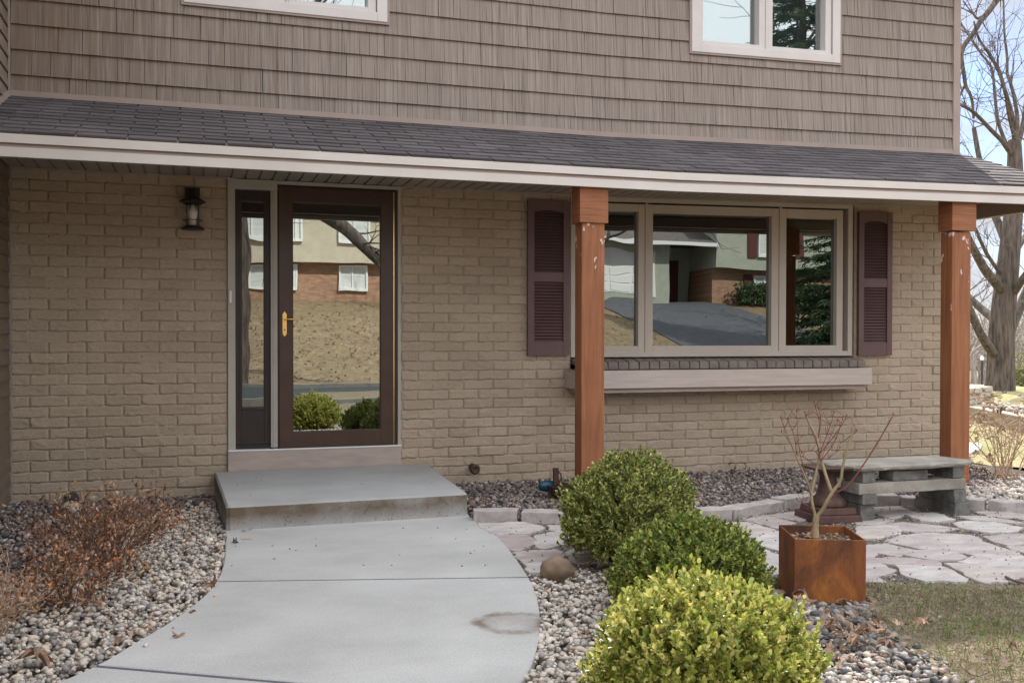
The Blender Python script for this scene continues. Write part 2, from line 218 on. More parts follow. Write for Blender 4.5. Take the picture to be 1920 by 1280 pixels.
MT = dict(
 brick=brick_paint(), shake=shake_mat(), concrete=concrete_mat(), step=step_mat(), post=stain_wood('stained_post'), postcap=stain_wood('stained_cap', True),
 roof=roof_mat(), flag=flag_mat(),
 fascia=M('fascia_paint', (.52, .472, .425), (.58, .526, .475), 2, .5), taupe=M('taupe_trim', (.26, .20, .165), (.30, .235, .195), 3, .6),
 soffit=M('soffit_metal', (.30, .25, .21), (.34, .285, .24), 3, .55), trim=M('door_trim', (.36, .325, .275), (.41, .375, .32), 3, .5),
 sash=M('window_sash', (.42, .365, .305), (.46, .40, .335), 3, .45), white=M('upper_frame', (.52, .475, .44), (.57, .525, .49), 3, .45),
 brown=M('storm_door_brown', (.052, .026, .016), (.066, .034, .021), 8, .38), dkbrown=M('dark_brown', (.022, .014, .012), (.030, .019, .016), 8, .4),
 sill=M('sill_board', (.34, .27, .235), (.41, .33, .285), 5, .65, .2, 40, (1, 1, 6)), boxwood_board=M('window_box_board', (.44, .37, .32), (.53, .45, .395), 2, .6, .15, 50, (1, 6, 18)),
 plum=M('plum_shutter', (.105, .058, .056), (.13, .073, .070), 5, .45), brass=M('brass', (.80, .56, .22), None, rough=.25, metal=1), alu=M('white_metal', (.75, .75, .75), None, rough=.4),
 black=M('black_metal', (.012, .011, .011), (.02, .018, .018), 30, .45), bulb=M('lamp_bulb', (.80, .74, .66), None, rough=.4),
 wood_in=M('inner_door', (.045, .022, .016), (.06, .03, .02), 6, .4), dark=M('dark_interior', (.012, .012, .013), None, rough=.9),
 pane=glass_mat('window_glass', .30, .10, .010, 1.4), storm=glass_mat('storm_glass', .38, .55, .006, 2.0), wavy=glass_mat('wavy_glass', .32, .10, .018, 2.4), jbase=ground_mat('joint_base', [(.3, (.13, .105, .088)), (.7, (.24, .20, .17))], 8, 80), uppane=glass_mat('upper_glass', .22, .75, .01, 1.5), upper_haze=M('upper_haze', (.11, .15, .155), None, rough=.9), sillbrick=M('sill_brick', (.185, .148, .125), (.25, .205, .175), 7, .8, .4, 60),
 lampglass=glass_mat('lantern_glass', .05, .92, 0), rust=rust_mat('corten_rust'), rust2=rust_mat('cast_iron_rust', (.04, .020, .016), (.085, .040, .030), (.125, .062, .045), 7),
 blue=M('blue_enamel', (.008, .04, .065), (.012, .06, .09), 10, .35), soil=M('potting_soil', (.035, .026, .02), (.12, .10, .08), 60, .95, .8, 90),
 bstone=M('bluestone', (.19, .17, .14), (.31, .28, .235), 6, .85, .6, 40), bstone2=M('split_bluestone', (.075, .072, .066), (.185, .175, .155), 8, .85, .7, 30),
 edge=isl_mat('edging_granite', [(0, (.36, .32, .295)), (.6, (.37, .325, .305)), (1, (.33, .25, .235))], .85, .2, 14, bmp=.5, bscale=50),
 boulder=M('tan_boulder', (.13, .085, .055), (.22, .155, .105), 9, .8, .3, 40), dstone=M('dark_stone', (.03, .03, .032), (.06, .06, .06), 9, .8, .4), wstone=M('pale_stone', (.42, .38, .32), (.55, .5, .44), 9, .85, .5),
 bed=ground_mat('bed_soil', [(.3, (.09, .075, .062)), (.7, (.16, .14, .12))], 3, 60),
 lawn=ground_mat('lawn_ground', [(.34, (.29, .205, .13)), (.5, (.20, .15, .095)), (.62, (.25, .185, .11)), (.72, (.15, .15, .065))], .9, 5),
 yard=ground_mat('yard_soil', [(.34, (.14, .105, .075)), (.50, (.25, .195, .14)), (.60, (.16, .15, .075)), (.70, (.11, .14, .04))], 2.6, 34),
 asphalt=M('asphalt', (.075, .075, .085), (.105, .105, .115), 4, .9, .3, 200), kerb=M('kerb_concrete', (.12, .115, .105), (.18, .17, .155), 4, .9),
 road=M('road_asphalt', (.030, .030, .033), (.042, .042, .045), 4, .95, .3, 200), parkgrass=ground_mat('park_grass', [(.34, (.40, .33, .20)), (.52, (.33, .29, .155)), (.66, (.22, .25, .085))], .6, 14), hazetwig=M('haze_twig', (.20, .165, .145), (.30, .26, .23), 3, .9),
 bark=M('bark', (.036, .027, .021), (.135, .106, .086), 5, .95, .9, 26, (3, 3, .45)), twig=M('twig_bark', (.07, .052, .044), (.14, .108, .09), 9, .9), 
 drystem=M('dry_stem', (.11, .055, .035), (.24, .13, .08), 9, .9), sapbark=M('sapling_bark', (.20, .15, .075), (.32, .25, .135), 12, .6), redtwig=M('red_twig', (.13, .035, .03), (.22, .075, .055), 9, .5), tan_twig=M('tan_twig', (.36, .24, .15), (.48, .34, .23), 9, .85),
 timber=M('weathered_timber', (.30, .25, .20), (.45, .40, .34), 4, .9, .4, 30, (1, 1, 8)),
 dryleaf=isl_mat('dry_shrub_leaf', [(0, (.09, .045, .03)), (.25, (.24, .12, .065)), (.5, (.42, .25, .145)), (.8, (.56, .39, .27)), (.9, (.55, .25, .09)), (1, (.55, .20, .06))], .8, .2, 60, .25),
 oakleaf=isl_mat('dead_leaf', [(0, (.09, .05, .03)), (.4, (.20, .12, .075)), (.75, (.33, .21, .135)), (1, (.42, .30, .21))], .8, .25, 50, .15),
 box1=isl_mat('boxwood_dark_leaf', [(0, (.05, .08, .016)), (.25, (.12, .155, .04)), (.55, (.27, .30, .07)), (1, (.60, .56, .19))], .5, .25, 30, .28, spec=.22),
 box2=isl_mat('boxwood_mid_leaf', [(0, (.06, .095, .018)), (.35, (.14, .185, .042)), (.7, (.26, .31, .06)), (1, (.50, .46, .12))], .5, .25, 30, .28, spec=.22),
 box3=isl_mat('boxwood_bright_leaf', [(0, (.13, .18, .022)), (.35, (.27, .31, .05)), (.7, (.45, .43, .10)), (1, (.66, .56, .20))], .38, .2, 30, .32, spec=.5),
 ever=isl_mat('evergreen_needles', [(0, (.035, .065, .035)), (.6, (.075, .125, .055)), (1, (.13, .17, .075))], .7, .2, 10, .2),
 grass=isl_mat('grass_blades', [(0, (.34, .27, .17)), (.55, (.25, .20, .115)), (.60, (.09, .14, .03)), (1, (.16, .23, .05))], .7, .2, 20, .25),
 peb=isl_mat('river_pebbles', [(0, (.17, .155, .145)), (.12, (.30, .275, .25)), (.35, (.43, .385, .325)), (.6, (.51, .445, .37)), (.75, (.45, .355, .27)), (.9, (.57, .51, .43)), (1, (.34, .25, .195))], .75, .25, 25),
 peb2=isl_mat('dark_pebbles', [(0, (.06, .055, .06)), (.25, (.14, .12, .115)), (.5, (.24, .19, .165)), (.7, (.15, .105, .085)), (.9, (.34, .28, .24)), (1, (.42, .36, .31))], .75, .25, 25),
 peb3=isl_mat('shaded_slate', [(0, (.04, .04, .04)), (.25, (.09, .088, .085)), (.5, (.17, .155, .14)), (.7, (.26, .205, .165)), (.85, (.18, .13, .10)), (1, (.36, .33, .29))], .6, .25, 25),
 grit=isl_mat('joint_grit', [(0, (.11, .09, .08)), (.5, (.25, .195, .165)), (1, (.45, .40, .35))], .85, .2, 30),
 hwall=M('far_siding', (.50, .44, .34), (.56, .50, .39), 3, .8), hwall2=M('far_green_siding', (.36, .38, .31), (.42, .44, .36), 3, .8), hwhite=M('far_white', (.78, .78, .76), None, rough=.5), hred=M('far_red', (.10, .025, .02), None, rough=.6),
 hbrick=brick_tex('far_brick', (.30, .15, .085), (.40, .24, .15), (.42, .36, .30)), hroof=M('far_roof', (.10, .085, .075), (.15, .13, .115), 6, .95),
 carred=M('car_paint', (.28, .02, .02), None, rough=.25), tyre=M('tyre_rubber', (.02, .02, .02), None, rough=.9), lens=M('lamp_globe', (.8, .8, .78), None, rough=.3),
 glass_backing=M('blinds', (.55, .57, .56), (.70, .71, .70), 1, .8, 0, 60, (1, 1, 14)),
)

# ------------------------------------------------------------------ mesh helpers
def warp(v):
    """the upper lines of this house climb a little towards its right end"""
    x, y, z = v
    b = max(0.0, x-3.5)*.0155
    return (x, y, z + b*min(max((z-1.0)/1.5, 0), 1.15))
class MB:
    def __init__(s): s.v = []; s.f = []; s.m = []; s.cm = 0
    def quad(s, *p):
        n = len(s.v); s.v += [tuple(q) for q in p]; s.f.append(tuple(range(n, n+len(p)))); s.m.append(s.cm); return s
    def hexa(s, a, b):
        """a: four lower corners (ccw from above), b: four upper corners"""
        n = len(s.v); s.v += [tuple(q) for q in a]+[tuple(q) for q in b]
        for f in ((0, 3, 2, 1), (4, 5, 6, 7), (0, 1, 5, 4), (1, 2, 6, 5), (2, 3, 7, 6), (3, 0, 4, 7)):
            s.f.append(tuple(n+i for i in f)); s.m.append(s.cm)
        return s
    def box(s, x0, x1, y0, y1, z0, z1):
        return s.hexa([(x0, y0, z0), (x1, y0, z0), (x1, y1, z0), (x0, y1, z0)], [(x0, y0, z1), (x1, y0, z1), (x1, y1, z1), (x0, y1, z1)])
    def prism(s, poly, z0, z1, inset=0, tops=None):
        """extrude a ccw xy polygon upward; inset bevels the upper edge"""
        n = len(s.v); k = len(poly)
        c = (sum(p[0] for p in poly)/k, sum(p[1] for p in poly)/k)
        s.v += [(p[0], p[1], z0) for p in poly]
        if inset:
            s.v += [(p[0], p[1], z1-inset) for p in poly]
            q = inset_poly(poly, inset); s.v += [(p[0], p[1], z1) for p in q]; R = 3
        else: s.v += [(p[0], p[1], z1) for p in poly]; R = 2
        for r in range(R-1):
            for i in range(k):
                j = (i+1) % k; s.f.append((n+r*k+i, n+r*k+j, n+(r+1)*k+j, n+(r+1)*k+i)); s.m.append(s.cm)
        s.f.append(tuple(n+(R-1)*k+i for i in range(k))); s.m.append(s.cm)
        s.f.append(tuple(n+i for i in reversed(range(k)))); s.m.append(s.cm); return s
    def tube(s, pts, rad, n=6, cap=True):
        pts = [Vector(p) for p in pts]; b = len(s.v); K = len(pts)
        prev = None
        for i, p in enumerate(pts):
            d = (pts[min(i+1, K-1)]-pts[max(i-1, 0)])
            d = d.normalized() if d.length > 1e-9 else Vector((0, 0, 1))
            a = prev - d*prev.dot(d) if prev else (Vector((0, 0, 1)) if abs(d.z) < .9 else Vector((1, 0, 0)))
            a = (a - d*a.dot(d)).normalized() if a.length > 1e-6 else d.orthogonal().normalized()
            prev = a; c = d.cross(a); r = rad[i] if hasattr(rad, '__len__') else rad
            for k in range(n):
                t = 2*math.pi*k/n; q = p + a*(r*math.cos(t)) + c*(r*math.sin(t)); s.v.append((q.x, q.y, q.z))
        for i in range(K-1):
            for k in range(n):
                l = (k+1) % n; s.f.append((b+i*n+k, b+i*n+l, b+(i+1)*n+l, b+(i+1)*n+k)); s.m.append(s.cm)
        if cap:
            s.f.append(tuple(b+k for k in reversed(range(n)))); s.m.append(s.cm)
            s.f.append(tuple(b+(K-1)*n+k for k in range(n))); s.m.append(s.cm)
        return s
    def lathe(s, prof, cx, cy, z0, n=24, sq=False):
        b = len(s.v); K = len(prof)
        for r, z in prof:
            for k in range(n):
                t = 2*math.pi*(k+.5)/n; s.v.append((cx+r*math.cos(t), cy+r*math.sin(t), z0+z))
        for i in range(K-1):
            for k in range(n):
                l = (k+1) % n; s.f.append((b+i*n+k, b+i*n+l, b+(i+1)*n+l, b+(i+1)*n+k)); s.m.append(s.cm)
        s.f.append(tuple(b+k for k in reversed(range(n)))); s.m.append(s.cm)
        s.f.append(tuple(b+(K-1)*n+k for k in range(n))); s.m.append(s.cm); return s
    def frame(s, x0, x1, z0, z1, wl, wr, wb, wt, y0, y1):
        """rectangular picture-frame in the xz plane (y0 front, y1 back)"""
        s.box(x0, x0+wl, y0, y1, z0, z1); s.box(x1-wr, x1, y0, y1, z0, z1)
        s.box(x0+wl, x1-wr, y0, y1, z1-wt, z1); s.box(x0+wl, x1-wr, y0, y1, z0, z0+wb); return s
    def build(s, name, mats, parent=None, smooth=False, wp=False, bevel=0):
        me = bpy.data.meshes.new(name)
        v = [warp(q) for q in s.v] if wp else s.v
        me.from_pydata(v, [], s.f)
        for mm in (mats if isinstance(mats, (list, tuple)) else [mats]): me.materials.append(MT[mm])
        if max(s.m, default=0): me.polygons.foreach_set('material_index', s.m)
        if wp and min(q[0] for q in s.v) < 3.4 and max(q[0] for q in s.v) > 3.6:   # long boards bend at x = 3.5
            import bmesh
            bm = bmesh.new(); me.clear_geometry(); me.from_pydata(s.v, [], s.f); me.polygons.foreach_set('material_index', s.m); bm.from_mesh(me)
            bmesh.ops.bisect_plane(bm, geom=bm.verts[:]+bm.edges[:]+bm.faces[:], plane_co=(3.5, 0, 0), plane_no=(1, 0, 0))
            for q in bm.verts: q.co = warp(q.co)
            bm.to_mesh(me); bm.free()
        if smooth: me.polygons.foreach_set('use_smooth', [True]*len(s.f))
        me.update()
        o = bpy.data.objects.new(name, me); COL.objects.link(o)
        if parent: o.parent = parent
        if bevel:
            b = o.modifiers.new('bevel', 'BEVEL'); b.width = bevel; b.segments = 2; b.limit_method = 'ANGLE'
        return o
def inset_poly(poly, d):
    k = len(poly); out = []
    for i in range(k):
        p0, p1, p2 = Vector(poly[i-1][:2]), Vector(poly[i][:2]), Vector(poly[(i+1) % k][:2])
        a = (p1-p0).normalized(); b = (p2-p1).normalized(); n = Vector((-a.y-b.y, a.x+b.x))
        n = n.normalized() if n.length > 1e-6 else Vector((-a.y, a.x))
        out.append((p1.x+n.x*d, p1.y+n.y*d))
    return out
def ccw(poly):
    a = sum(poly[i-1][0]*poly[i][1]-poly[i][0]*poly[i-1][1] for i in range(len(poly)))
    return list(poly) if a > 0 else list(reversed(poly))
def mesh_np(name, V, Fa, mat, parent=None, smooth=False):
    """V (n,3); Fa (m,k) faces of one size"""
    me = bpy.data.meshes.new(name); V = np.asarray(V, np.float32); Fa = np.asarray(Fa, np.int32); k = Fa.shape[1]
    me.vertices.add(len(V)); me.vertices.foreach_set('co', V.ravel()); me.loops.add(Fa.size); me.loops.foreach_set('vertex_index', Fa.ravel())
    me.polygons.add(len(Fa)); me.polygons.foreach_set('loop_start', np.arange(0, Fa.size, k, dtype=np.int32)); me.polygons.foreach_set('loop_total', np.full(len(Fa), k, np.int32))
    if smooth: me.polygons.foreach_set('use_smooth', np.ones(len(Fa), bool))
    me.materials.append(MT[mat]); me.update(calc_edges=True); me.validate()
    o = bpy.data.objects.new(name, me); COL.objects.link(o)
    if parent: o.parent = parent
    return o
def tag(o, label=None, cat=None, group=None, kind=None):
    if label: o['label'] = label
    if cat: o['category'] = cat
    if group: o['group'] = group
    if kind: o['kind'] = kind
    return o
def empty(name, label, cat, group=None, loc=None):
    o = bpy.data.objects.new(name, None); COL.objects.link(o); o.empty_display_size = .1
    return tag(o, label, cat, group)
def inside(px, py, poly):
    r = np.zeros(len(px), bool); k = len(poly); j = k-1
    for i in range(k):
        xi, yi = poly[i][0], poly[i][1]; xj, yj = poly[j][0], poly[j][1]
        c = ((yi > py) != (yj > py)) & (px < (xj-xi)*(py-yi)/((yj-yi) or 1e-12)+xi); r ^= c; j = i
    return r
def rough_rock(name, mat, c, r, seed, parent=None, sub=3, amp=.12, flat=None):
    """an irregular stone: noisy ellipsoid, r = (rx,ry,rz)"""
    import bmesh
    bm = bmesh.new(); bmesh.ops.create_icosphere(bm, subdivisions=sub, radius=1)
    for v in bm.verts:
        n = noise.noise(v.co*1.7+Vector((seed*3.1, seed, 0)))*amp*2 + noise.noise(v.co*4+Vector((seed, 0, seed)))*amp*.6
        q = v.co*(1+n); v.co = Vector((c[0]+q.x*r[0], c[1]+q.y*r[1], c[2]+q.z*r[2]))
    me = bpy.data.meshes.new(name); bm.to_mesh(me); bm.free(); me.materials.append(MT[mat])
    me.polygons.foreach_set('use_smooth', [True]*len(me.polygons))
    o = bpy.data.objects.new(name, me); COL.objects.link(o)
    if parent: o.parent = parent
    return o
def split_block(mb, x0, x1, y0, y1, z0, z1, seed, amp=.012, nx=7, ny=4, nz=3, skew=0, slope=0):
    """rough-split stone block as a lumpy box"""
    b = len(mb.v); idx = {}
    def vid(i, j, k):
        if (i, j, k) not in idx:
            u, v, t = i/nx, j/ny, k/nz
            x = x0+(x1-x0)*u + slope*(t-.5); y = y0+(y1-y0)*v + skew*(t-.5); z = z0+(z1-z0)*t
            p = Vector((x*9+seed*5.3, y*9, z*9)); a = amp*.9
            dx, dy, dz = noise.noise(p)*a, noise.noise(p+Vector((7, 3, 1)))*a, noise.noise(p+Vector((1, 9, 4)))*a*.45
            idx[(i, j, k)] = len(mb.v); mb.v.append((x+dx, y+dy, z+dz))
        return idx[(i, j, k)]
    def face(*q): mb.f.append(tuple(vid(*a) for a in q)); mb.m.append(mb.cm)
    for i in range(nx):
        for j in range(ny):
            face((i, j, nz), (i+1, j, nz), (i+1, j+1, nz), (i, j+1, nz)); face((i, j, 0), (i, j+1, 0), (i+1, j+1, 0), (i+1, j, 0))
        for k in range(nz):
            face((i, 0, k), (i+1, 0, k), (i+1, 0, k+1), (i, 0, k+1)); face((i, ny, k), (i, ny, k+1), (i+1, ny, k+1), (i+1, ny, k))
    for j in range(ny):
        for k in range(nz):
            face((0, j, k), (0, j, k+1), (0, j+1, k+1), (0, j+1, k)); face((nx, j, k), (nx, j+1, k), (nx, j+1, k+1), (nx, j, k+1))
    return mb
# ------------------------------------------------------------------ the house
house = empty('house', 'two storey house with taupe shake siding above painted brick and a long porch roof', 'house')
WIN = (3.168, 6.135, .94, 2.62); DOOR = (.252, 1.644, -1, 2.62)
def subtract(a, b, holes):
    segs = [(a, b)]
    for h0, h1 in holes:
        out = []
        for s0, s1 in segs:
            if h1 <= s0 or h0 >= s1: out.append((s0, s1))
            else:
                if h0 > s0: out.append((s0, h0))
                if h1 < s1: out.append((h1, s1))
        segs = out
    return segs
def brick_wall():
    NX, NZ = 15, 6; V = []; Fc = []; base = 0
    gi = lambda i, k: k*(NX+1)+i
    quads = np.array([(gi(i, k), gi(i+1, k), gi(i+1, k+1), gi(i, k+1)) for k in range(NZ) for i in range(NX)])
    ring = [gi(i, 0) for i in range(NX)]+[gi(NX, k) for k in range(NZ)]+[gi(i, NZ) for i in range(NX, 0, -1)]+[gi(0, k) for k in range(NZ, 0, -1)]
    nr = len(ring); nb = (NX+1)*(NZ+1)
    skirt = np.array([(ring[(q+1) % nr], ring[q], nb+q, nb+(q+1) % nr) for q in range(nr)])
    edge = np.zeros((NZ+1, NX+1)); edge[0] = edge[-1] = 1; edge[:, 0] = edge[:, -1] = 1
    for n in range(-11, 21):
        z0 = .772+n*.0813; zm = z0+.04; holes = [DOOR[:2]]
        if WIN[2] < zm < WIN[3]: holes.append(WIN[:2])
        for ph, pitch, lo, hi in ((-1.1756, .2612, -1.305, .252), (1.7913, .2639, 1.644, 7.33)):
            off = ph+(0 if n % 2 else pitch/2)
            i0 = int(math.floor((lo-off)/pitch)); 
            for i in range(i0, i0+60):
                a, b = off+i*pitch, off+(i+1)*pitch
                if a > hi: break
                for s0, s1 in subtract(max(a, lo), min(b, hi), holes):
                    if s1-s0 < .03: continue
                    jt = .0024+rng.random()*.0018
                    u = np.linspace(s0+jt, s1-jt, NX+1); z = np.linspace(z0+.0028, z0+.0813-.0028, NZ+1)
                    X, Z = np.meshgrid(u, z); 
                    X = X+edge*rng.normal(0, .0013, X.shape); Z = Z+edge*rng.normal(0, .0022, Z.shape)
                    Z[-1] += np.interp(np.arange(NX+1), np.arange(0, NX+1, 3), rng.normal(0, .0028, 6)); Z[0] += np.interp(np.arange(NX+1), np.arange(0, NX+1, 3), rng.normal(0, .0032, 6))
                    Y = rng.normal(-.001, .002) + rng.normal(0, .0009, X.shape) + edge*.0012; Y[0] -= np.interp(np.arange(NX+1), np.arange(0, NX+1, 3), rng.uniform(-.001, .0055, 6)); Y[-1] -= np.interp(np.arange(NX+1), np.arange(0, NX+1, 3), rng.uniform(-.001, .003, 6))
                    for _ in range(rng.integers(1, 4)):   # split-face creases
                        cx, cz = rng.uniform(s0, s1), rng.uniform(z0+.015, z0+.066); th = rng.normal(-.35, .5); ln = rng.uniform(.02, .05)
                        dx, dz = (X-cx), (Z-cz); al = dx*math.cos(th)+dz*math.sin(th); pe = -dx*math.sin(th)+dz*math.cos(th)
                        Y -= np.exp(-(al/ln)**2)*np.exp(-(pe/.010)**2)*rng.uniform(-.005, .010)
                    vv = np.stack([X, Y, Z], -1).reshape(-1, 3); sk = vv[ring].copy(); sk[:, 1] = .014
                    V.append(vv); V.append(sk); Fc.append(quads+base); Fc.append(skirt+base); base += nb+nr
    V = np.concatenate(V); b = np.clip(V[:, 0]-3.5, 0, None)*.0155; V[:, 2] += b*np.clip((V[:, 2]-1)/1.5, 0, 1.15)
    Fq = np.concatenate(Fc)
    for side in (V[Fq[:, 0], 0] < .3, V[Fq[:, 0], 0] >= .3):
        ids, inv = np.unique(Fq[side], return_inverse=True); mesh_np('brick_wall', V[ids], inv.reshape(-1, 4), 'brick', house)
    m = MB()
    m.box(-1.31, .252, .0030, .2, -.15, 2.55); m.build('mortar_backing', 'brick', house, wp=True); m = MB()
    for x0, x1, z0, z1 in ((1.644, 3.168, -.15, 2.55), (3.168, 6.135, -.15, .94), (6.135, 7.33, -.15, 2.55)): m.box(x0, x1, .0030, .2, z0, z1)
    m.box(7.30, 7.33, .2, 8, -.15, 2.55)
    m.build('mortar_backing', 'brick', house, wp=True)
brick_wall()
# storey bodies behind the facing, roofs
m = MB(); m.box(-1.3, 7.30, .21, 8, -.15, 2.75); m.box(-1.3, 7.33, .14, 8, 2.72, 5.25); m.build('wall_core', 'taupe', house)
m = MB()
m.quad((-1.9, -.45, 5.2), (7.63, -.45, 5.2), (7.63, 4, 7.0), (-1.9, 4, 7.0)); m.quad((-1.9, 8.45, 5.2), (-1.9, 4, 7.0), (7.63, 4, 7.0), (7.63, 8.45, 5.2))
m.quad((-1.9, -.45, 5.1), (-1.9, 8.45, 5.1), (7.63, 8.45, 5.1), (7.63, -.45, 5.1)); m.quad((-1.9, -.45, 5.1), (7.63, -.45, 5.1), (7.63, -.45, 5.2), (-1.9, -.45, 5.2))
m.quad((7.63, -.45, 5.1), (7.63, 8.45, 5.1), (7.63, 8.45, 5.2), (7.63, 4, 7), (7.63, -.45, 5.2)); m.build('main_roof', 'roof', house)
# shake siding
UPW = [(-.066, 1.516), (4.336, 5.93)]
def shakes():
    mb = MB()
    for k in range(0, 12):
        zb = 3.163-.187+k*.1872; x = -1.285; 
        while x < 7.28:
            wd = rnd.choice([.085, .11, .13, .15, .17, .20, .12, .14]); x1 = min(x+wd, 7.285)
            if x1-x > .02:
                holes = [h for h in UPW if zb > 3.64]; cut = 3.64 < zb <= 3.80
                segs = [(a, b, zb+.205) for a, b in subtract(x, x1, holes)]
                if cut: segs += [(max(x, h0), min(x1, h1), 3.80) for h0, h1 in UPW if x < h1 and x1 > h0]
                for a, b, zt in segs:
                    if b-a < .012: continue
                    t = .022+rnd.random()*.005; g = .0005+.0015*rnd.random(); l = rnd.uniform(-.003, .003)
                    z0 = max(zb, 3.02)
                    mb.hexa([(a+g, -t, z0), (b-g+l*.4, -t, z0), (b-g+l*.4, .03, z0), (a+g, .03, z0)], [(a+g+l, -.006-(zb+.205-zt)*.07, zt), (b-g, -.006-(zb+.205-zt)*.07, zt), (b-g, .03, zt), (a+g+l, .03, zt)])
            x = x1
    mb.build('shake_siding', 'shake', house, wp=True)
shakes()
m = MB(); m.box(7.275, 7.36, -.034, .06, 2.98, 5.1); m.box(7.345, 7.362, .06, 8, 2.6, 5.1); m.build('corner_board', 'taupe', house, wp=True, bevel=.003)
m = MB(); m.box(-1.3, 7.275, -.036, 0, 3.0, 3.012); m.box(-1.3, 7.275, -.03, 0, 3.012, 3.044); m.box(-1.303, -1.287, -.03, 0, 3.044, 5.1); m.build('base_trim', 'taupe', house, wp=True)
# porch roof: eleven courses of three-tab shingles
EY, EZ, TZ = -1.36, 2.482, 3.0
def proof():
    mb = MB(); n = 11; dy = -EY/n; dz = (TZ-EZ)/n; nv = Vector((0, -(TZ-EZ), -EY)).normalized()
    for k in range(n):
        y0, z0 = EY-.012+k*dy, EZ+k*dz; y1, z1 = y0+dy*1.35, z0+dz*1.35
        x = -1.3-.305*rnd.random() if False else -1.3-(.1525 if k % 2 else 0)-.02*rnd.random()
        while x < 7.43:
            a, b = max(x+.0055, -1.3), min(x+.305-.0055, 7.43)
            if b-a > .02:
                lift = .008+rnd.random()*.005; j = rnd.uniform(-.004, .004)
                up = nv*lift; lo = Vector((0, 0, 0))
                mb.hexa([(a, y0+j, z0-.004), (b, y0+j, z0-.004), (b, y1, z1-.004), (a, y1, z1-.004)], [(a, y0+j+up.y, z0+up.z), (b, y0+j+up.y, z0+up.z), (b, y1, z1), (a, y1, z1)])
            x += .305
    mb.build('porch_roof', 'roof', house, wp=True)
    d = MB(); d.quad((-1.3, EY, EZ-.006), (7.42, EY, EZ-.006), (7.42, 0, TZ-.006), (-1.3, 0, TZ-.006)); d.box(-1.3, 7.42, -1.33, -1.30, 2.36, EZ-.012)
    d.box(-1.3, 7.38, -1.30, -1.2, 2.37, 2.47)
    d.hexa([(7.37, -1.33, 2.34), (7.42, -1.33, 2.34), (7.42, .1, 2.34), (7.37, .1, 2.34)], [(7.37, -1.33, EZ-.03), (7.42, -1.33, EZ-.03), (7.42, .1, TZ), (7.37, .1, TZ)])
    d.build('roof_deck', 'taupe', house, wp=True)
    f = MB(); f.box(-1.3, 7.43, -1.372, -1.33, 2.418, EZ-.008); f.box(-1.3, 7.43, -1.362, -1.33, 2.333, 2.393)
    f.cm = 1; f.hexa([(-1.3, -1.362, 2.393), (7.43, -1.362, 2.393), (7.43, -1.34, 2.393), (-1.3, -1.34, 2.393)], [(-1.3, -1.352, 2.418), (7.43, -1.352, 2.418), (7.43, -1.34, 2.418), (-1.3, -1.34, 2.418)])
    f.build('fascia', ['fascia', 'taupe'], house, wp=True)
    r = MB(); r.hexa([(7.43, -1.34, 2.34), (7.45, -1.34, 2.34), (7.45, .1, 2.34), (7.43, .1, 2.34)], [(7.43, -1.34, EZ-.02), (7.45, -1.34, EZ-.02), (7.45, .1, TZ-.01), (7.43, .1, TZ-.01)]); r.build('rake_board', 'taupe', house, wp=True)
    s = MB(); x = -1.3
    while x < 7.37:
        b = min(x+.1055, 7.37); s.box(x+.007, b-.007, -1.22, .02, 2.477, 2.485); x = b
    s.cm = 1; s.box(-1.3, 7.37, -1.22, .02, 2.489, 2.50); s.cm = 0; s.box(-1.3, .255, -.02, .008, 2.466, 2.477); s.box(1.644, 7.33, -.02, .008, 2.466, 2.477); s.build('soffit', ['soffit', 'taupe'], house, wp=True)
    t = MB(); t.hexa([(-1.31, -1.36, EZ+.01), (-1.285, -1.36, EZ+.01), (-1.285, .0, TZ+.01), (-1.31, 0, TZ+.01)], [(-1.31, -1.36, EZ+.05), (-1.29, -1.36, EZ+.05), (-1.29, 0, TZ+.05), (-1.31, 0, TZ+.05)]); t.build('roof_flashing', 'taupe', house)
proof()
# porch posts with boxed caps
def post(x0, x1, base, zc, cx0, cx1):
    m = MB(); m.box(x0, x1, -1.30, -1.162, base, zc+.02); m.box(x0-.005, x1+.005, -1.308, -1.15, base-.03, base+.13) if base < -.05 and x0 > 5 else None
    p = m.build('porch_post', 'post', house, bevel=.006)
    c = MB(); c.box(cx0, cx1, -1.318, -1.148, zc, 2.372); c.build('post_cap', 'postcap', p, bevel=.004, wp=True)
post(2.750, 2.936, -.09, 2.073, 2.728, 2.957); post(6.138, 6.334, -.09, 2.10, 6.120, 6.372)
# garage wing with lap siding on the wall that faces the entry
m = MB()
for k in range(46):
    z = -.12+k*.1135; m.hexa([(-1.32, -6, z), (-1.298, -6, z), (-1.298, -.004, z), (-1.32, -.004, z)], [(-1.32, -6, z+.118), (-1.311, -6, z+.118), (-1.311, -.004, z+.118), (-1.32, -.004, z+.118)])
m.build('garage_siding', 'shake', house)
m = MB(); m.box(-8, -1.32, -6, 3, -.15, 5.1); m.hexa([(-8.3, -6.4, 5.1), (-.9, -6.4, 5.1), (-.9, 3, 5.1), (-8.3, 3, 5.1)], [(-4.7, -6.4, 6.7), (-4.5, -6.4, 6.7), (-4.5, 3, 6.7), (-4.7, 3, 6.7)]); m.build('garage_wing', 'taupe', house)
m = MB(); m.box(-1.312, -1.292, -.02, .01, -.1, 2.47); m.build('corner_channel', 'taupe', house)
